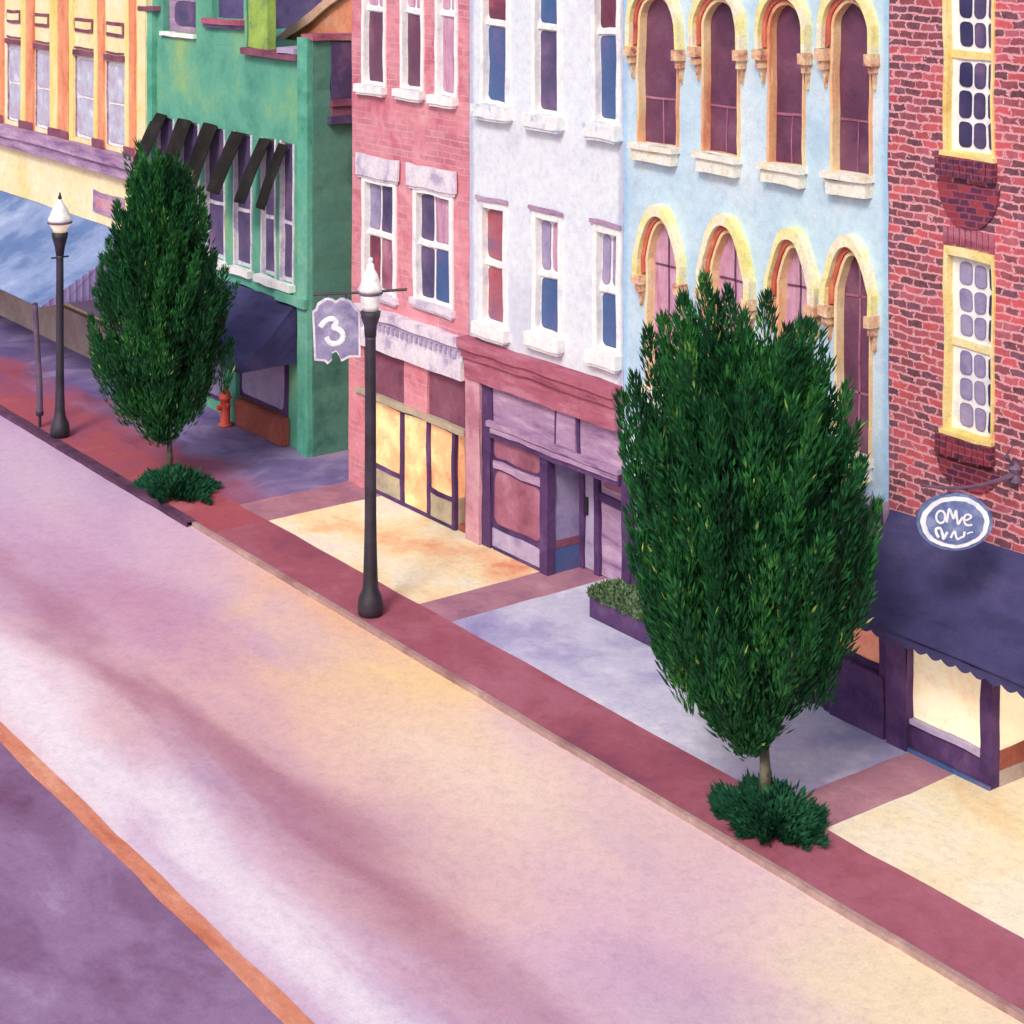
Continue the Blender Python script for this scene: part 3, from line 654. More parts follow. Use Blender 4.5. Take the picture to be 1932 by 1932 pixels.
# =============== PINK BUILDING ===============
def pink():
    Y = YF; x0, x1 = FX(664), FX(885.5)
    b = thing('pink_building', 'pink painted brick building with white windows over a warmly lit shop front', 'building', ((x0 + x1) / 2, Y, 0))
    zt = 12.0
    up = [(684, 729, 160), (757, 800, 167), (822, 864, 181)]
    zu = [FZ((a + c) / 2, t) for a, c, t in up]; zu = [sum(zu) / 3 * .4 + z * .6 for z in zu]
    lo = [(684, 749, 336, 551), (781, 856, 357, 573)]
    zc0, zc1 = H * (1 - .3475 / .48) , H * (1 - .330 / .48)       # shop cornice bottom / top
    hs = [(FX(a), FX(c), z, z + 3.1) for (a, c, t), z in zip(up, zu)]
    ls = [(FX(a), FX(c), FZ((a + c) / 2, u), FZ((a + c) / 2, t)) for a, c, t, u in lo]
    ztop_shop = zc0
    wall(b, 'pink', x0, x1, zc0 - .05, zt, Y, hs + ls, 9, None, reveal=.12, mr='trim')
    MB().box(x0 - .1, x1, Y - .35, Y + .3, zt + .004, zt + .5).build('cornice', M['trimlav'], b)
    panes = [('gplum', 'gmaroon'), ('gplum', 'gplum'), ('glav', 'gplumlite')]
    lows = ['gplum', 'gplum', 'gplumlite']
    for i, h in enumerate(hs):
        sash(b, h[0], h[1], h[2], h[3], Y, mid=.48, up=('gplumlite', 'gplumlite'), lo=(lows[i],), sill=(h[0] - .12, h[1] + .02, .16, .14), head=(h[0] - .1, h[1] + .1, .3, .12), fw=.09)
    for i, h in enumerate(ls):
        sash(b, h[0], h[1], h[2], h[3], Y, mid=.5, up=(('glav', 'gviolet'), ('gviolet', 'gplumlite'))[i], lo=(('gmaroon', 'grose'), ('gviolet', 'gblue'))[i], fw=.12,
             sill=(h[0] - .05, h[1] + .05, .12, .1), head=(h[0] - .15, h[1] + .14, .42, .08), sm='trimlav', split=(0, .42, 1))
    # shop cornice with dentils
    c = MB().box(x0 + .3, x1 - .01, Y - .22, Y - .003, zc1 - .14, zc1 + .02).box(x0 + .3, x1 - .01, Y - .14, Y - .003, zc1 - .40, zc1 - .145).box(x0 + .3, x1 - .01, Y - .19, Y - .003, zc0 - .32, zc1 - .405).build('shop_cornice', M['trimlav'], b)
    n = 22; zd = zc1 - .34; P = []; xa = x0 + .4; st = (x1 - x0 - .5) / n
    for k in range(n):
        u = xa + st * k; P += [(u, zd + .13), (u, zd), (u + .08, zd), (u + .08, zd + .13)]
    mb = MB().prism([(xa, zd + .18)] + P + [(xa + st * n, zd + .13), (xa + st * n, zd + .18)], Y - .18, Y - .143)
    mb.build('dentils', M['lav'], c, wob=.01)
    # fascia: two mauve panels and a brick pier
    zf1 = zc0 - .32; zf0 = H * (1 - .398 / .48)
    bxo('fascia_panel', 'mauve', b, x0 + .3, FX(768), Y - .02, Y + .1, zf0, zf1); bxo('fascia_panel', 'mauve', b, FX(812), x1 - .01, Y - .02, Y + .1, zf0, zf1)
    bxo('fascia_pier', 'pink', b, FX(768) + .004, FX(812) - .004, Y - .07, Y + .1, zf0, zf1)
    MB().box(x0 + .3, x1 - .01, Y - .12, Y + .1, zf0 - .12, zf0 - .003).build('fascia_ledge', M['greytan'], b)
    bxo('pilaster', 'pink', b, x0, FX(693), Y - .08, Y + .3, 0, zf1 + .2)
    MB().box(FX(693) + .004, FX(700), Y - .05, Y + .1, zf0 - .5, zf1).build('pilaster_strip', M['mauve'], b)
    # lit shop window: bay with door
    zw = zf0 - .125
    xA, xM1, xM2, xM3 = FX(695), FX(760), FX(810), FX(857)
    s = MB()
    for x in (xM1, xM2, xM3): s.box(x - .05, x + .05, Y - .03, Y + .05, 0, zw)
    s.box(xA, xM3, Y - .02, Y + .05, zw - .06, zw - .003); s.box(xA, xM1 - .05, Y - .025, Y + .04, .0, .07); s.box(xM1 + .05, xM3 - .05, Y - .025, Y + .04, .0, .06)
    s.box(xA, xM1 - .05, Y - .025, Y + .04, .50, .58); s.box(xM2 + .05, xM3 - .05, Y - .025, Y + .04, .50, .58)
    sf = s.build('shop_front', M['purple'], b)
    for a, c, z in ((xA, xM1 - .05, .58), (xM1 + .05, xM2 - .05, .06), (xM2 + .05, xM3 - .05, .58)):
        o = MB().box(a + .01, c - .01, Y + .01, Y + .03, z, zw - .06).build('lit_pane', M['lit'], sf)
    bxo('bulkhead', 'greytan', sf, xA, xM1 - .052, Y - .01, Y + .03, .07, .50); bxo('bulkhead', 'greytan', sf, xM2 + .052, xM3 - .052, Y - .01, Y + .03, .06, .50)
    # glazed return running back from the corner mullion
    MB().box(xM3 + .052, xM3 + .07, Y + .06, Y + .95, .58, zw - .06).build('lit_pane', M['lit'], sf)
    bxo('bulkhead', 'greytan', sf, xM3 + .052, xM3 + .08, Y + .06, Y + .95, .0, .575)
    bxo('entry_step', 'oxblood', b, xM3 + .09, x1 - .02, Y + .05, Y + .95, 0, .12)
    bxo('entry_wall', 'lit', b, xM3 + .09, x1 + .1, Y + .96, Y + 1.0, .0, zw + .05)
    bxo('shop_core', 'lit', b, x0 + .3, xM3 - .06, Y + 1.0, Y + 1.1, 0, zw)
    bxo('shop_side', 'pink', b, x0, x0 + .1, Y + .31, Y + 9, 0, zc0 - .06)
    bxo('shop_ceiling', 'greytan', b, x0 + .11, x1, Y + .11, Y + 9, zw + .06, zw + .12)
pink()

# =============== WHITE BUILDING ===============
def white():
    Y = YF; x0, x1 = FX(886), FX(1175.5)
    b = thing('white_building', 'white painted building with red and blue window panes over a rose and purple shop front', 'building', ((x0 + x1) / 2, Y, 0))
    zt = 12.6
    up = [(908, 962, 197), (1004, 1060, 215), (1118, 1172, 233)]
    hs = []
    for a, c, t in up:
        z = FZ((a + c) / 2, t); hs.append((FX(a), FX(c), z, z + 3.3))
    lo = [(906, 958, 383, 612), (1006, 1062, 403, 632), (1120, 1173, 428, 664)]
    ls = [(FX(a), FX(c), FZ((a + c) / 2, u), FZ((a + c) / 2, t)) for a, c, t, u in lo]
    zc1 = H * (1 - .3285 / .48); zc0 = H * (1 - .350 / .48)
    wall(b, 'white', x0, x1, zc0 - .05, zt, Y, hs + ls, 9.5, None, reveal=.12, mr='trim')
    MB().box(x0, x1, Y - .35, Y + .3, zt + .004, zt + .5).build('cornice', M['trim'], b)
    cu = [('gmaroon', 'gblue'), ('gblue', 'gviolet'), ('gmaroon', 'gblue')]
    for i, h in enumerate(hs):
        sash(b, h[0], h[1], h[2], h[3], Y, mid=(.44, .45, .455)[i], up=(cu[i][0],), lo=(cu[i][1],), fw=.1, r=.09,
             sill=(h[0] - .08, h[1] + .10 if i < 2 else x1 - .01, .24, .18), head=(h[0] - .1, min(h[1] + .1, x1 - .01), .2, .1), sm='trimblue')
    ups = [('gred',), ('glav', 'gplumlite'), ('glav', 'glav')]; los = [('gred',), ('gblue',), ('gblue',)]
    for i, h in enumerate(ls):
        w = sash(b, h[0], h[1], h[2], h[3], Y, mid=.49, up=ups[i], lo=los[i], fw=.11, r=.09, sill=(h[0] - .06, h[1] + .08 if i < 2 else x1 - .01, .22, .16), sm='trim')
        MB().box(h[0] - .06, min(h[1] + .04, x1 - .01), Y - .07, Y - .035, h[3] + .02, h[3] + .09).build('lintel', M['mauvelite'], w)
    # rose cornice
    c = MB().box(x0 - .04, x1 - .01, Y - .26, Y - .003, zc1 - .14, zc1 + .03).box(x0 + .03, x1 - .02, Y - .21, Y - .003, zc1 - .30, zc1 - .145).box(x0 + .05, x1 - .03, Y - .15, Y - .003, zc0 - .18, zc1 - .305).build('shop_cornice', M['rosecornice'], b)
    zf1 = zc0 - .185; zf0 = H * (1 - .3835 / .48)
    xp = FX(928)
    bxo('pillar', 'rosepost', b, x0 + .005, FX(912), Y - .1, Y + 1.1, 0, zf1 + .15)
    bxo('post', 'purple', b, FX(912) + .004, xp, Y - .04, Y + .3, 0, zf1)
    f = bxo('fascia', 'mauvelite', b, xp + .004, x1 - .01, Y - .02, Y + .15, zf0, zf1)
    MB().box(FX(1056), FX(1092), Y - .07, Y - .023, zf0 + .01, zf1 - .01).build('fascia_pier', M['mauvelite'], f)
    MB().box(xp + .004, xp + .07, Y - .05, Y - .023, zf0, zf1 - .01).box(FX(1054) - .05, FX(1055), Y - .05, Y - .023, zf0, zf1 - .01).box(FX(1093), FX(1093) + .07, Y - .05, Y - .023, zf0, zf1 - .01).build('fascia_trim', M['purple'], f)
    l = MB().box(xp - .02, x1 - .01, Y - .13, Y + .15, zf0 - .10, zf0 - .003).build('ledge', M['mauvelite'], b)
    MB().box(xp + .0, x1 - .01, Y - .09, Y + .15, zf0 - .30, zf0 - .105).build('lintel_beam', M['purple'], b)
    MB().box(xp + .1, x1 - .01, Y - .12, Y - .095, zf0 - .2, zf0 - .12).build('ledge_moulding', M['mauvelite'], b)
    zw = zf0 - .305
    xq0, xq1 = FX(1022), FX(1037)
    # display window
    s = MB().box(xp + .004, xq0, Y + .02, Y + .08, .30, zw)
    s.box(xq0 + .002, xq1, Y - .05, Y + .12, 0, zw); s.box(xp + .05, xq0 - .004, Y - .02, Y + .02, 0, .045)
    sf = s.build('shop_front', M['purple'], b)
    zt0, zt1 = FZ(975, 880), FZ(975, 832)
    zp0, zp1 = FZ(975, 1005), FZ(975, 905)
    pane(sf, 'grose', xp + .07, xq0 - .05, zt0, zt1, Y + .015, .1); pane(sf, 'grose', xp + .07, xq0 - .05, zp0, zp1, Y + .015, .15)
    bxo('transom_rail', 'mauvelite', sf, xp + .05, xq0 - .02, Y - .02, Y + .018, zp1 + .04, zt0 - .05)
    bxo('bulkhead', 'lav', sf, xp + .01, xq0 - .004, Y, Y + .06, .05, .36)
    # set-back entrance
    Yb = 20.05
    xr = xq1 - .03
    s = MB().box(xr - .03, xr, Y + .12, Yb, .55, zw); s.build('side_glass', M['glav'], sf)
    MB().box(xr - .03, xr + .02, Y + .12, Yb, .43, .545).build('side_rail', M['mauve'], sf)
    MB().box(xr - .03, xr + .01, Y + .12, Yb, .0, .425).build('side_bulkhead', M['gblue'], sf)
    XB = FX(1099, Yb); X4 = FX(1131, Yb)
    d = MB().box(XB - .12, XB + .10, Yb - .06, Yb + .06, 0, zw + .1).box(X4 - .06, X4 + .08, Yb - .08, Yb + .06, 0, zw + .1).build('door_frame', M['purple'], b)
    MB().box(XB + .104, X4 - .064, Yb - .02, Yb + .04, .02, zw + .1).build('door', M['lav'], b)
    MB().box(XB + .12, XB + .2, Yb - .06, Yb - .023, .95, 1.25).build('handle', M['iron'], d, wob=0)
    w = MB().box(X4 + .084, x1 - .02, Yb - .02, Yb + .04, .02, zw + .1).build('side_panel', M['mauvelite'], b)
    pane(w, 'grose', X4 + .16, x1 - .1, 1.55, zw - .1, Yb - .025, .06)
    MB().box(X4 + .084, x1 - .02, Yb - .07, Yb - .023, 1.28, 1.42).build('panel_rail', M['purple'], w)
    MB().box(xr, x1, Y + .16, Y + 9, zw + .12, zw + .16).build('entry_ceiling', M['lav'], b)
    MB().box(x1 - .02, x1 - .004, Y + .16, Yb, 0, zw + .11).build('entry_wall', M['mauvelite'], b)
    MB().box(x0 + .2, xq0, Yb + .3, Yb + .4, 0, zw).build('shop_core', M['gviolet'], b)
white()

# =============== BLUE BUILDING ===============
def blue():
    Y = YF; x0, x1 = FX(1176), FX(1676)
    b = thing('blue_building', 'pale blue building with tall arched windows under yellow hood mouldings', 'building', ((x0 + x1) / 2, Y, 0))
    zt = 13.0
    R = []
    # (hood l, hood r, hole l, hole r, crown y of glass, sill y, spring y)
    U = [(1197, 1291, 1210, 1279, -6, 272), (1318, 1409, 1333, 1395, 2, 291), (1437, 1532, 1455, 1518, 8, 309), (1562, 1657, 1576, 1643, 6, 328)]
    Lw = [(1207, 1296, 1226, 1284, 420, 737), (1327, 1427, 1347, 1410, 440, 776), (1456, 1551, 1474, 1530, 466, 815), (1572, 1658, 1583, 1643, 480, 855)]
    hs = []
    for row, S in enumerate((U, Lw)):
        for (a, c, l, r, t, u) in S:
            m = (l + r) / 2; z0, zc = FZ(m, u), FZ(m, t); w = FX(r) - FX(l)
            hs.append((FX(l), FX(r), z0, zc - w * (.62 if row == 0 else .85), zc, FX(a), FX(c), row))
    zb = H * (1 - .343 / .48)
    wall(b, 'blue', x0, x1, zb, zt, Y, [h[:5] for h in hs], 9.2, None, reveal=.14, mr='reveal', pointed=8)
    MB().box(x0, x1, Y - .4, Y + .3, zt + .004, zt + .6).build('cornice', M['arch'], b)
    for i, (a, c, z0, zs, zc, ha, hb, row) in enumerate(hs):
        # glass with arched head
        g = 'gplum' if (row == 0 or i == 7) else 'gplumlite'
        PT[0] = row
        A = arc(a, c, zs, zc)
        w = MB().prism([(a, z0)] + A + [(c, z0)], Y + .10, Y + .14).build('window', M[g], b)
        xm = (a + c) / 2
        mu = MB().box(a + .02, c - .01, Y + .085, Y + .098, z0 + (zc - z0) * .30, z0 + (zc - z0) * .30 + .035)
        if row == 1: mu.box(xm - .015, xm + .015, Y + .085, Y + .098, z0, zc - .05); mu.box(a + .03, c - .01, Y + .085, Y + .098, zs - .1, zs - .07)
        else: mu.box(xm - .01, xm + .01, Y + .088, Y + .098, z0, z0 + (zc - z0) * .3)
        mu.build('glazing_bar', M['grose' if row == 0 or i == 7 else 'gplum'], w)
        # painted architrave just outside the opening, then the projecting hood
        k = .05
        inn = [(a, z0)] + A + [(c, z0)]
        out = [(a - k, z0)] + arc(a - k, c + .03, zs, zc + k) + [(c + .03, z0)]
        MB().ring(out, inn, Y - .05, Y + .01).build('architrave', M['reveal' if row == 0 else 'reveal'], w)
        kk = k + .08; zo = zc + .12
        inn2 = [(a - k - .005, zs - .22)] + arc(a - k - .005, c + .035, zs, zc + k + .005) + [(c + .035, zs - .22)]
        mid = [(a - kk, zs - .24)] + arc(a - kk, c + .07, zs, zo) + [(c + .07, zs - .24)]
        MB().ring(mid, inn2, Y - .08, Y + .01).build('inner_hood', M['revealred'], w)
        out2 = [(ha, zs - .26)] + arc(ha, hb, zs, zo + .17) + [(hb, zs - .26)]
        mid2 = [(a - kk - .004, zs - .26)] + arc(a - kk - .004, c + .074, zs, zo + .004) + [(c + .074, zs - .26)]
        if out2[0][0] > mid2[0][0] - .06: out2 = [(a - kk - .1, zs - .26)] + arc(a - kk - .1, hb, zs, zo + .17) + [(hb, zs - .26)]
        hd = MB().ring(out2, mid2, Y - .16, Y + .01).build('hood_moulding', M['arch'], w)
        for (qa, qb) in ((min(ha, a - kk - .1), a - k), (c + .03, hb + .02)):
            MB().box(qa, qb, Y - .19, Y - .003, zs - .42, zs - .265).box(qa + .03, qb - .03, Y - .14, Y - .003, zs - .54, zs - .425).prism([(qa + .05, zs - .545), (qb - .05, zs - .545), ((qa + qb) / 2, zs - .78)], Y - .08, Y - .003).build('corbel', M['cap'], w)
        PT[0] = 0
        # sill
        s0, s1 = a - .12, c + .06
        MB().box(s0, s1, Y - .2, Y + .19, z0 - .1, z0 - .003).box(s0 + .05, s1 - .04, Y - .15, Y - .003, z0 - .30, z0 - .105).build('sill', M['stone'], w)
    # shop front below, mostly behind the tree
    zl = H * (1 - .385 / .48)
    MB().box(x0, FX(1600), Y - .001, Y + .3, zl, zb).build('lower_wall', M['blue'], b)
    MB().box(FX(1600) + .003, x1, Y - .12, Y + .3, zl, zb).build('shop_fascia', M['lav'], b)
    MB().box(FX(1500), x1, Y - .22, Y - .123, zb - .3, zb - .1).build('fascia_moulding', M['purple'], b)
    MB().box(FX(1640), x1 - .01, Y - .2, Y - .125, zl - .5, zb - .34).build('bracket', M['gviolet'], b)
    s = MB(); s.box(x0, x1, Y + .06, Y + .12, 0, zl)
    for p in (1178, 1300, 1430, 1560, 1664): s.box(FX(p), FX(p + 15), Y - .06, Y + .06, 0, zl)
    sf = s.build('shop_front', M['purple'], b)
    for a, c, m in ((1195, 1298, 'glav'), (1317, 1428, 'glav'), (1447, 1558, 'litorange'), (1577, 1661, 'litorange')):
        pane(sf, m, FX(a), FX(c), .95, zl - .2, Y + .055, .04); bxo('bulkhead', 'purple', sf, FX(a) - .02, FX(c) + .01, Y - .02, Y + .06, .0, .82)
    bxo('bulkhead', 'purple', b, FX(1574), x1 - .01, Y - .1, Y - .065, 0, .86)
blue()

# =============== BRICK BUILDING ===============
def brickb():
    Y = YF; x0, x1 = FX(1677), FX(2350)
    b = thing('brick_building', 'red brick building with yellow framed many-paned windows above a navy awning', 'building', ((x0 + x1) / 2, Y, 0))
    zt = 13.2
    zb = H * (1 - .352 / .48)
    a, c = FX(1782), FX(1877)
    wu = (a, c, FZ(1828, 297), FZ(1828, 297) + 2.75); wl = (a, c, FZ(1828, 828), FZ(1828, 472))
    d = 4.6
    hol = [wu, wl, (a + d, c + d, wu[2], wu[3]), (a + d, c + d, wl[2], wl[3])]
    hol = [h for h in hol if h[1] < x1 - .3]
    wall(b, 'brick', x0, x1, zb - .3, zt, Y, hol, 10, None, reveal=.22, mr='yellow')
    MB().box(x0, x1, Y - .4, Y + .3, zt + .004, zt + .6).build('cornice', M['yellow'], b)
    for j, (a, c, z0, z1) in enumerate(hol):
        fw = .07; yb = Y + .08
        mb = MB().box(a, a + fw, Y - .03, yb, z0, z1).box(c - .04, c, Y - .03, yb, z0, z1).box(a + fw, c - .04, Y - .03, yb, z1 - .12, z1)
        mb.box(a + fw, c - .04, Y + .02, yb, z0, z0 + .07)
        zm = z0 + (z1 - z0) * .49
        mb.box(a + fw, c - .04, Y + .05, yb, zm - .05, zm + .05)
        w = mb.build('window', M['yellow'], b)
        MB().box(a + fw, c - .04, yb, yb + .04, z0, z1).build('sash', M['trim'], w)
        xa, xb = a + fw + .13, c - .05
        cols = [(0, .36), (.42, .74), (.82, 1.0)]
        for (za, zz) in ((z0 + .1, zm - .07), (zm + .08, z1 - .17)):
            for q in range(3):
                for k, (u, v) in enumerate(cols):
                    h = (zz - za) / 3
                    m = ('gnavy' if k == 0 else 'gviolet') if j % 2 == 0 else ('gnavy' if k == 2 else 'glav')
                    pane(w, m, xa + (xb - xa) * u, xa + (xb - xa) * v, za + h * q + .025, za + h * (q + 1) - .025, yb, .07, wob=.015)
        # brick sill course and soldier course
        mb = MB(); n = 9
        for k in range(n):
            u = a - .08 + (c - a + .12) * k / n; mb.box(u + .008, u + (c - a + .12) / n - .008, Y - .12, Y - .003, z0 - .26, z0 - .012)
        mb.build('sill', M['brickdark'], w)
        MB().box(a - .04, c + .02, Y - .07, Y + .02, z0 - .01, z0 + .045).build('sill_cap', M['yellow'], w)
        mb = MB(); n = 9
        for k in range(n):
            u = a - .02 + (c - a + .04) * k / n; mb.box(u + .012, u + (c - a + .04) / n - .012, Y - .025, Y - .003, z1 + .03, z1 + .27)
        mb.build('lintel', M['rosecornice'], w, wob=.01)
        # corbelled relief below each window, its shadow put in as dark brick
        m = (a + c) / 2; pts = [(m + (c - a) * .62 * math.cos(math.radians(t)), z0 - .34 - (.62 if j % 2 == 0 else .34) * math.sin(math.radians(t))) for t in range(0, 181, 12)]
        MB().prism(pts, Y - .035, Y - .003).build('shaded_brick_relief', M['brickdark'], b)
    # shop front
    zs = zb - .31
    s = MB()
    s.box(FX(1683), FX(1721), Y - .12, Y + .3, 0, zs)
    xc = FX(1864)
    s.box(FX(1855), FX(1876), Y - .06, Y + .1, 0, zs)
    s.box(FX(1721) + .003, FX(1855) - .003, Y - .03, Y + .08, 0, .36)
    sf = s.build('shop_front', M['purple'], b)
    MB().box(FX(1721) + .003, FX(1855) - .003, Y - .07, Y + .02, .363, .43).build('window_ledge', M['lav'], sf)
    MB().box(FX(1721) + .003, FX(1855) - .003, Y + .02, Y + .05, .433, zs).build('lit_pane', M['litbright'], sf)
    MB().box(FX(1716), FX(1876), Y - .1, Y - .065, .0, .05).build('base_strip', M['gblue'], sf)
    xk = FX(1876)
    MB().box(xk - .06, xk - .03, Y + .11, Y + 1.3, .46, zs).build('lit_pane', M['litbright'], sf)
    MB().box(xk - .06, xk, Y + .11, Y + 1.3, .2, .455).build('bulkhead', M['oxblood'], sf)
    MB().box(xk - .06, xk + .01, Y + .11, Y + 1.3, .0, .197).build('bulkhead', M['tan'], sf)
    MB().box(xk - .06, x1, Y + 1.31, Y + 1.4, 0, zs).build('entry_wall', M['litbright'], b)
    MB().box(x0 + .1, x1, Y + .31, Y + 1.3, zs - .0, zs + .04).build('entry_ceiling', M['purple'], b)
    xz = FX(2100)
    MB().box(xz, x1, Y, Y + .2, 0, .62).build('bulkhead', M['purple'], b); MB().box(xz, x1, Y + .05, Y + .1, .623, zs).build('lit_pane', M['litbright'], b)
    # navy awning with scalloped valance
    X0 = FX(1684); X1 = x1 - .5; zt_ = H * (1 - .3465 / .48)
    Yo = YX(1619, X0); zo = 1.885
    A = []
    for k in range(7):
        u = k / 6; A.append((Y - .04 + (Yo - Y) * u, zt_ + (zo - zt_) * u + .13 * math.sin(math.pi * u)))
    prof = A + [(y, z - .03) for y, z in A[::-1]]
    aw = MB().loft([(X0, y, z) for y, z in prof], [(X1, y, z) for y, z in prof]).build('awning', M['navy'], b)
    drop = .13; n = int((X1 - X0) / .24); pts = [(X0, zo - .005)]
    low = []
    for k in range(n):
        for q in range(5):
            t = q / 5; low.append((X0 + (X1 - X0) * (k + t) / n, zo - drop - .055 * math.sin(math.pi * t)))
    low.append((X1, zo - drop))
    MB().prism([(X0, zo - .005)] + low + [(X1, zo - .005)], Yo - .012, Yo + .012).build('valance', M['navy'], aw, wob=0)
    for X in (X0, X1):
        MB().loft([(X - .01, y, z) for y, z in [(p[0], p[1] - .035) for p in A] + [(Y - .04, zo)]], [(X + .012, y, z) for y, z in [(p[0], p[1] - .035) for p in A] + [(Y - .04, zo)]]).build('awning_side', M['navy'], aw)
    # iron bracket for the hanging sign
    Xb = FX(1921); zk = FZ(1921, 893)
    e = PXp(1738, 916, Xb)
    pts = [(Xb, Y, zk)] + [(Xb, Y + (e[1] - Y) * t, zk + (e[2] - zk) * t - .1 * math.sin(math.pi * t)) for t in (.2, .4, .6, .8)] + [e]
    br = MB().tube(pts, [.035, .03, .025, .022, .02, .016]).build('sign_bracket', M['ironpur'], b, wob=0)
    MB().lathe((Xb, Y - .06, zk - .14), [(.03, 0), (.09, .05), (.06, .14), (.1, .22), (.03, .3)], 12).tube([(Xb, Y - .05, zk + .1), (Xb, Y - .25, zk + .25), (Xb, Y - .1, zk + .38)], [.03, .025, .01]).build('scroll', M['ironpur'], br, wob=0)
    return Xb
XB_SIGN = brickb()

# =============== SIGNS ===============
def smoothline(pts, k=4):
    out = []
    for i in range(len(pts) - 1):
        p0 = pts[max(i - 1, 0)]; p1 = pts[i]; p2 = pts[i + 1]; p3 = pts[min(i + 2, len(pts) - 1)]
        for q in range(k):
            t = q / k
            out.append(tuple(.5 * (2 * b + (c - a) * t + (2 * a - 5 * b + 4 * c - d) * t * t + (3 * b - a - 3 * c + d) * t ** 3) for a, b, c, d in zip(p0, p1, p2, p3)))
    out.append(pts[-1]); return out
class Plane:
    """upright board facing up the street; coordinates measured from its hanging point"""
    def __init__(s, C): s.C = Vector(C); s.d = dep(C[0], C[1]); s.k = s.d / F; s.px = CX + F * (E1.dot(s.C)) / s.d
    def uv(s, px, py): return ((px - s.px) * s.k, H - (py - HY) * s.k)
    def w(s, p, n): q = s.C + E1 * p[0] + NRM * n; return (q.x, q.y, p[1])
    def plate(s, pts, a, b): return MB().loft([s.w(p, a) for p in pts], [s.w(p, b) for p in pts])
    def stroke(s, pts, w, n, par, name='letter'):
        q = [Vector(s.w(p, 0)) for p in smoothline(pts, 4)]; mb = MB(); rings = []
        for i, p in enumerate(q):
            t = (q[min(i + 1, len(q) - 1)] - q[max(i - 1, 0)]).normalized(); u = t.cross(NRM).normalized()
            ww = w / 2 * (1 + .06 * math.sin(i * .8))
            rings.append([mb.bm.verts.new(p + u * (ww * math.cos(a * math.pi / 4)) + NRM * (n + w * .16 * math.sin(a * math.pi / 4))) for a in range(8)])
        for a, b in zip(rings, rings[1:]):
            for k in range(8): mb.bm.faces.new((a[k], a[(k + 1) % 8], b[(k + 1) % 8], b[k]))
        mb.bm.faces.new(rings[0][::-1]); mb.bm.faces.new(rings[-1])
        return mb.build(name, M['letter'], par, wob=0, fix=False)
def olive():
    Yc = YX(1803, XB_SIGN); pl = Plane((XB_SIGN, Yc, 0))
    zx = lambda u: 1704.4 + .09972 * u; zy = lambda v: 904.1 + .09972 * v
    P = lambda u, v: pl.uv(zx(u), zy(v))
    c = P(965, 800); ru = 720 * .09972 * pl.k; rz = 540 * .09972 * pl.k
    o = thing('oval_sign', 'oval blue sign with white rim and white hand lettering, hanging over the navy awning', 'sign', (XB_SIGN, Yc, c[1]))
    wv = lambda k, f: f * (1 + (.012 * math.sin(k * .9) + .01 * math.sin(k * 2.1 + f * 9)) * (f < .99))
    E = lambda f, n=48: [(c[0] + ru * wv(k, f) * math.cos(2 * math.pi * k / n), c[1] + rz * wv(k, f) * math.sin(2 * math.pi * k / n)) for k in range(n)]
    pl.plate(E(1.0), -.04, .02).build('board', M['signblue'], o, wob=0)
    pl.plate(E(.9), .021, .034).build('rim', M['letter'], o, wob=0)
    pl.plate(E(.76), .035, .045).build('face', M['signblue'], o, wob=0)
    S = [([(690 + 85 * math.cos(t * math.pi / 6), 690 + 115 * math.sin(t * math.pi / 6)) for t in range(13)], 36)]
    S += [([(800, 795), (825, 660), (850, 540), (900, 640), (930, 720), (960, 640), (975, 565), (995, 700), (1018, 825), (1070, 745), (1105, 690)], 38)]
    S += [([(1120, 745), (1190, 745), (1262, 700), (1230, 650), (1160, 655), (1125, 740), (1160, 830), (1225, 850), (1285, 835)], 34)]
    S += [([(650, 1075), (610, 1000), (600, 920), (680, 905), (720, 1000), (745, 1105), (790, 1020), (820, 975)], 44)]
    S += [([(880, 1085), (915, 1010), (955, 965), (975, 1040), (1005, 1110), (1070, 1080), (1125, 1055), (1140, 965)], 36), ([(1185, 1010), (1240, 985), (1300, 975)], 20)]
    for pts, w in S: pl.stroke([P(*p) for p in pts], w * .09972 * pl.k * 1.15, .05, o)
    ztop = c[1] + rz * .99
    MB().tube([pl.w((c[0] - .1, ztop - .02), -.01), pl.w((0, ztop + .1), -.01), pl.w((c[0] + .1, ztop - .02), -.01)], .012).build('hanger', M['ironpur'], o, wob=0)
olive()

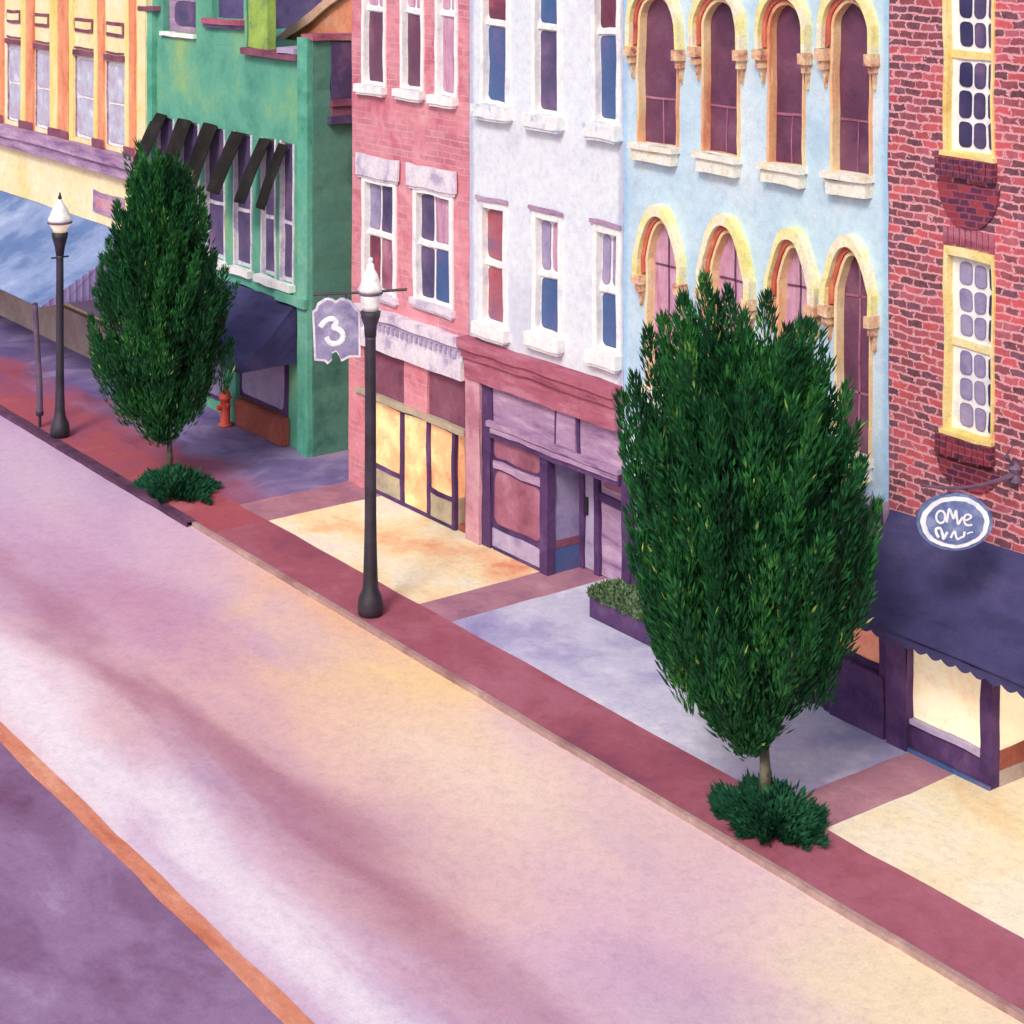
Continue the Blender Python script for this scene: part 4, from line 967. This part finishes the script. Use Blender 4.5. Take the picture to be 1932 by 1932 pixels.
# =============== STREET LAMPS ===============
LX, LY = G(699, 1160)
def lamp(px, py, label, zcup, hcup, rcup, rg, hd, fin, rp, banner=False):
    x, y = G(px, py)
    o = thing('street_lamp', label, 'street lamp', (x, y, 0), 'street lamps along the kerb')
    s = MB().lathe((x, y, 0), [(.15, 0), (.2, .03), (.21, .16), (.19, .3), (.13, .42), (rp * 1.25, .62), (rp * 1.12, 1.0), (rp, 1.6), (rp * .92, zcup - hcup - .05), (rp * .95, zcup - hcup)], 20).build('post', M['iron'], o, wob=0, smooth=True)
    MB().lathe((x, y, 0), [(rp * 1.0, zcup - hcup + .002), (rcup * .62, zcup - hcup * .6), (rcup * .9, zcup - hcup * .25), (rcup, zcup - .02), (rcup * .8, zcup)], 20).build('cup', M['iron'], o, wob=0, smooth=True)
    g = MB().lathe((x, y, 0), [(rcup * .72, zcup + .002), (rcup * .9, zcup + .08), (rg * .82, zcup + hd * .32), (rg * .9, zcup + hd * .38)], 20).build('lamp_glass', M['globe' if banner else 'peachglass'], o, wob=0, smooth=True)
    z = zcup + hd * .38
    MB().lathe((x, y, 0), [(rg * .95, z + .002), (rg, z + .02), (rg * .95, z + .05)], 20).build('collar', M['ironpur'], o, wob=0, smooth=True)
    MB().lathe((x, y, 0), [(rg * .96, z + .052), (rg * .92, z + .12), (rg * .75, z + .2), (rg * .72, z + .24), (rg * .55, z + .34), (rg * .32, z + .42), (.06, z + .48), (.03, z + .52)], 20).build('globe', M['globe'], o, wob=0, smooth=True)
    MB().lathe((x, y, 0), [(.03, z + .52), (.045, z + .55), (.03, z + .6), (.008, z + .52 + fin)], 10).build('finial', M['trim' if banner else 'iron'], o, wob=0, smooth=True)
    if banner:
        pl = Plane((x, y, 0)); a = pl.uv(592, 556); c = pl.uv(768, 546); zb = (a[1] + c[1]) / 2
        MB().tube([pl.w((a[0], a[1]), 0), pl.w((0, zb), 0), pl.w((c[0], c[1]), 0)], .022).build('banner_arm', M['iron'], o, wob=0)
    else:
        MB().tube([(x, y - .2, zcup - hcup - .04), (x, y + .2, zcup - hcup - .04)], .02).build('ladder_rest', M['iron'], o, wob=0)
    return x, y
LX, LY = lamp(699, 1160, 'black street lamp holding the purple number sign, with white acorn globe, nearest lamp', 4.93, .42, .17, .2, .68, .05, .095, True)
lamp(113, 824, 'smaller black street lamp with pale globe near the thin pole, left of the narrow tree', 4.42, .5, .18, .27, .5, .16, .085)
def sign3():
    pl = Plane((LX, LY, 0))
    zx = lambda u: 578 + .1151 * u; zy = lambda v: 474.2 + .1151 * v
    P = lambda u, v: pl.uv(zx(u), zy(v))
    out = [(95, 980), (150, 945), (180, 850), (240, 810), (330, 755), (420, 775), (485, 815), (560, 760), (650, 775), (740, 815), (800, 900), (880, 980), (885, 1300), (890, 1735), (790, 1730), (720, 1730), (575, 1805), (545, 1720), (490, 1640), (410, 1680), (420, 1780), (350, 1850), (290, 1800), (130, 1785), (115, 1400)]
    q = [P(*p) for p in out]; c = P(490, 1250); cw = pl.w(c, 0)
    o = thing('hanging_sign', 'purple scalloped sign with a white 3, hanging from the lamp arm', 'sign', cw)
    pl.plate(q, -.03, .015).build('edge', M['trimlav'], o, wob=0)
    pl.plate([(c[0] + (y - c[0]) * .91, c[1] + (z - c[1]) * .92) for y, z in q], .016, .026).build('board', M['signpurple'], o, wob=0)
    pl.stroke([P(*p) for p in [(235, 1235), (300, 1150), (380, 1105), (455, 1110), (495, 1170), (450, 1245), (530, 1270), (600, 1340), (600, 1420), (540, 1490), (450, 1510), (380, 1480), (330, 1400)]], 90 * .1151 * pl.k, .03, o, 'number')
    for u in (330, 650):
        y, z = P(u, 800); MB().tube([pl.w((y, z - .05), 0), pl.w((y, pl.uv(0, 553)[1]), 0)], .012).build('hanger', M['iron'], o, wob=0)
sign3()

# =============== SMALL THINGS ===============
def pole():
    x, y = G(75, 806)
    o = thing('thin_pole', 'thin purple-grey pole on the kerb left of the smaller lamp', 'pole', (x, y, 0))
    xt, yt = FX(66, y), y
    h = ZZ(575, xt, y)
    MB().tube([(x, y, .28), (x - .02, y, .9), (xt, y, h)], [.075, .07, .06], 10).build('post', M['ironpur'], o, wob=0, smooth=False)
    MB().tube([(x + .01, y, 0), (x, y, .279)], [.035, .035], 10).build('foot', M['iron'], o, wob=0)
    MB().lathe((x, y, .26), [(.078, 0), (.085, .03), (.085, .08), (.078, .1)], 12).build('collar', M['iron'], o, wob=0)
    MB().lathe((xt, y, h), [(.06, .001), (.065, .02), (.04, .05)], 10).build('cap', M['iron'], o, wob=0)
pole()
def hydrant():
    x, y = FX(425, 19.1), 19.1
    o = thing('hydrant', 'small red hydrant between the tree and the green shop front', 'hydrant', (x, y, 0))
    MB().lathe((x, y, 0), [(.16, 0), (.16, .05), (.11, .06), (.11, .58), (.14, .6), (.14, .65), (.12, .66), (.1, .75), (.05, .82), (.02, .84)], 16).build('body', M['red'], o, wob=0, smooth=True)
    MB().tube([(x + .08, y, .48), (x + .2, y, .48)], .05, 10).build('nozzle', M['red'], o, wob=0); MB().tube([(x, y - .08, .42), (x, y - .2, .42)], .06, 10).build('nozzle', M['red'], o, wob=0)
    MB().lathe((x, y, .84), [(.03, 0), (.03, .05)], 5).build('cap_nut', M['oxblood'], o, wob=0)
hydrant()

# leaves: small brush-shaped blades
def leaf_mesh(name, blades, mat, parent, origin):
    vs, fs = [], []
    for (p, d, l, w, side) in blades:
        i = len(vs)
        q = p + d * l; m = p + d * (l * .45)
        vs += [tuple(p - origin), tuple(m + side * w - origin), tuple(q - origin), tuple(m - side * w - origin)]
        fs.append((i, i + 1, i + 2, i + 3))
    me = bpy.data.meshes.new(name); me.from_pydata(vs, [], fs); me.materials.append(mat)
    o = bpy.data.objects.new(name, me); col.objects.link(o); o.parent = parent
    return o
def rv(): return Vector((random.gauss(0, 1), random.gauss(0, 1), random.gauss(0, 1))).normalized()
def interp(prof, z):
    for (z0, r0), (z1, r1) in zip(prof, prof[1:]):
        if z0 <= z <= z1: return r0 + (r1 - r0) * (z - z0) / (z1 - z0)
    return 0
def tree(base, axis_dx, axis_dy, prof, zb, ntuft, label, seed, trunk_r, spikes):
    random.seed(seed)
    x, y = base; org = Vector((x, y, 0))
    t = thing('street_tree', label, 'tree', (x, y, 0), 'trees along the pavement')
    zt = prof[-1][0]; ax = Vector((x + axis_dx, y + axis_dy, 0))
    tr = MB().tube([(x, y, 0), (x + .01, y, zb * .6), (x + axis_dx * .3, y, zb + .2), (ax.x, ax.y, zb + (zt - zb) * .45), (ax.x, ax.y, zt * .85)], [trunk_r * 1.25, trunk_r, trunk_r * .9, trunk_r * .6, .01], 10)
    for k in range(16):
        a = random.uniform(0, 6.28); z0 = zb + .1 + random.random() * (zt - zb) * .45; z1 = min(z0 + random.uniform(.9, 1.8), zt - .6)
        r = interp(prof, z1) * .75
        c0 = Vector((x + axis_dx * min(1, z0 / zt * 2), y + axis_dy * min(1, z0 / zt * 2), z0))
        tr.tube([c0, (c0 + Vector((ax.x + r * math.cos(a), ax.y + r * math.sin(a), z1))) / 2 + Vector((0, 0, -.1)), (ax.x + r * math.cos(a), ax.y + r * math.sin(a), z1)], [trunk_r * .45, trunk_r * .3, .008], 5)
    tr.build('trunk', M['bark'], t, wob=0, smooth=True)
    blades = []
    up = Vector((0, 0, 1))
    def tuft(c, axis, L, R, n, ls):
        for _ in range(n):
            u = random.random() ** .8
            rr = R * (math.sin(math.pi * min(1, u * .85 + .12)) ** .7) * math.sqrt(random.random())
            e = rv(); e = (e - axis * e.dot(axis));
            if e.length < .01: continue
            e.normalize(); p = c + axis * (u * L) + e * rr
            d = (axis * 1.5 + e * .5 + rv() * .22).normalized()
            s = d.cross(rv()).normalized()
            blades.append((p, d, ls * random.uniform(.8, 1.9), ls * random.uniform(.09, .17), s))
    for k in range(ntuft):
        z = zb + (zt - zb) * (random.random() ** .95) * .93
        R = interp(prof, z); a = random.uniform(0, 2 * math.pi); q = random.random() ** .5
        lump = 1 + .34 * noise.noise(Vector((math.cos(a) * 2.6, math.sin(a) * 2.6, z * .8 + seed)))
        rr = R * q * lump * .8
        c = ax + Vector((rr * math.cos(a), rr * math.sin(a), z))
        out = Vector((math.cos(a), math.sin(a), 0))
        lean = .10 + .32 * q + max(0, (1.6 - z)) * .25
        axis = (up + out * lean + rv() * .12).normalized()
        tuft(c - axis * .25, axis, random.uniform(.45, .85), random.uniform(.13, .22), 72, .115)
    # leading shoots that make the jagged outline
    for (du, zt_) in spikes:
        L = random.uniform(.95, 1.25)
        axis = (up + E1 * du * .13 + rv() * .05).normalized()
        tuft(ax + E1 * du + NRM * random.uniform(-.1, .4) + Vector((0, 0, zt_)) - axis * L * 1.02, axis, L, .13, 420, .095)
    for k in range(int(ntuft * .22)):
        z = zb + (zt - zb) * random.uniform(.12, .92); R = interp(prof, z) * random.uniform(.7, .98); a = random.uniform(0, 6.28)
        c = ax + Vector((R * math.cos(a), R * math.sin(a), z)); axis = (up + Vector((math.cos(a), math.sin(a), 0)) * random.uniform(.1, .5)).normalized()
        tuft(c - axis * .2, axis, random.uniform(.6, 1.15), .11, 150, .11)
    leaf_mesh('crown', blades, M['leaf'], t, org)
T1 = G(320, 915); T2 = G(1443, 1545)
tree(T1, -.05, -.15, [(.95, .12), (1.1, .35), (1.3, .75), (1.6, 1.02), (2.26, 1.22), (2.9, 1.30), (3.7, 1.12), (4.4, .86), (5.0, .62), (5.5, .42), (6.0, .28), (6.3, .1)], .95, 700,
     'narrow pointed dark green tree in front of the green building', 3, .06, [((px - 300) / 95, (915 - py) / 95) for px, py in ((222, 378), (238, 398), (203, 452), (186, 512), (165, 600), (252, 335), (268, 300), (300, 282), (318, 292), (340, 322), (362, 355), (382, 392), (398, 478), (412, 560), (430, 640))])
tree(T2, -.12, -.2, [(.98, .08), (1.2, .45), (1.5, .85), (1.8, 1.15), (2.4, 1.34), (3.2, 1.42), (4.0, 1.42), (4.5, 1.28), (5.0, 1.0), (5.4, .72), (5.7, .45), (5.9, .2)], .98, 1050,
     'large bushy dark green tree with jagged top, in front of the blue building', 11, .075, [((px - 1405) / 150, (1545 - py) / 150) for px, py in ((1218, 620), (1248, 600), (1280, 548), (1300, 600), (1322, 512), (1345, 560), (1370, 548), (1400, 590), (1440, 552), (1475, 608), (1503, 668), (1550, 702), (1580, 795), (1612, 850), (1640, 925), (1192, 705), (1168, 745), (1175, 820), (1640, 1020))])
def shrub(c, rx, ry, h, n, label, seed, grp='shrubs at the tree bases'):
    random.seed(seed); o = thing('shrub', label, 'shrub', (c[0], c[1], 0), grp); bl = []
    for k in range(n):
        a = random.uniform(0, 6.28); q = math.sqrt(random.random()); e = 1 + .16 * math.sin(a * 5 + seed) + .12 * math.sin(a * 11) + .12 * math.sin(a * 17)
        p = Vector((c[0] + rx * q * e * math.cos(a), c[1] + ry * q * e * math.sin(a), random.random() * h * (1 - .75 * q * q) * (1 + .5 * math.sin(a * 7 + q * 9))))
        d = (Vector((math.cos(a) * q, math.sin(a) * q, .75)) + rv() * .4).normalized()
        bl.append((p, d, random.uniform(.07, .2), random.uniform(.014, .03), d.cross(rv()).normalized()))
    leaf_mesh('foliage', bl, M['leafdark'], o, Vector((c[0], c[1], 0)))
    mb = MB()
    for k in range(9):
        a = k * .7; mb.tube([(c[0] + .05 * math.cos(a), c[1] + .05 * math.sin(a), 0), (c[0] + rx * .6 * math.cos(a), c[1] + ry * .6 * math.sin(a), h * .5)], [.012, .004], 5)
    mb.build('stems', M['bark'], o, wob=0)
s1 = G(335, 925); s2 = G(1452, 1550)
shrub(s1, .88, .55, .26, 6500, 'low shrub at the foot of the narrow tree by the green building', 1)
shrub(s2, .68, .48, .3, 6500, 'spiky low shrub at the foot of the large tree by the blue building', 2)
def planter():
    x0, y0 = G(1112, 1163); 
    x1 = x0 + 2.1; y1 = y0 + .55
    o = thing('planter_box', 'purple planter box of pale green plants, beside the purple shop entrance', 'planter', ((x0 + x1) / 2, (y0 + y1) / 2, 0))
    h = .42
    MB().box(x0, x1, y0, y0 + .05, 0, h).box(x0, x1, y1 - .05, y1, 0, h).box(x0, x0 + .05, y0 + .05, y1 - .05, 0, h).box(x1 - .05, x1, y0 + .05, y1 - .05, 0, h).box(x0 + .05, x1 - .05, y0 + .05, y1 - .05, 0, h - .08).build('box', M['planter'], o)
    random.seed(5); bl = []
    for k in range(7500):
        u = random.random(); v = random.random()
        p = Vector((x0 + .0 + (x1 - x0) * u, y0 - .02 + (y1 - y0 + .06) * v, h - .1 + random.random() * (.16 + .05 * math.sin(u * 9)) * (1 - .5 * abs(v - .5))))
        d = (Vector((0, (v - .5) * 1.2, .6)) + rv() * .5).normalized()
        bl.append((p, d, random.uniform(.05, .11), random.uniform(.016, .03), d.cross(rv()).normalized()))
    leaf_mesh('plants', bl, M['leafpale'], o, Vector(o.location))
planter()

# =============== CAMERA, LIGHT ===============
cd = bpy.data.cameras.new('camera'); cam = bpy.data.objects.new('camera', cd); col.objects.link(cam)
cam.location = (0, 0, H)
fwd = Vector((-CA, SA, 0)); cam.rotation_euler = fwd.to_track_quat('-Z', 'Y').to_euler()
cd.sensor_width = 36; cd.sensor_fit = 'HORIZONTAL'; cd.lens = 36 * F / W; cd.shift_y = -(CX - HY) / W
cd.clip_end = 2000; cd.clip_start = .1; sc.camera = cam
to_sun = Vector((.38, -.62, .69)).normalized()
ld = bpy.data.lights.new('sun', 'SUN'); ld.energy = 1.5; ld.angle = math.radians(14); ld.color = (1, .97, .93)
sun = bpy.data.objects.new('sun', ld); col.objects.link(sun); sun.rotation_euler = (-to_sun).to_track_quat('-Z', 'Y').to_euler()
w = bpy.data.worlds.new('World'); sc.world = w; w.use_nodes = True
sky = w.node_tree.nodes.new('ShaderNodeTexSky'); sky.sky_type = 'NISHITA'; sky.sun_disc = False
sky.sun_elevation = math.asin(to_sun.z); sky.sun_rotation = math.atan2(to_sun.x, to_sun.y)
sky.dust_density = 4; sky.ozone_density = .4; sky.air_density = 1
bg = w.node_tree.nodes['Background']; bg.inputs['Strength'].default_value = .13
w.node_tree.links.new(sky.outputs[0], bg.inputs['Color'])
sc.view_settings.view_transform = 'Standard'; sc.view_settings.look = 'None'; sc.view_settings.gamma = 1
sc.view_settings.exposure = .2
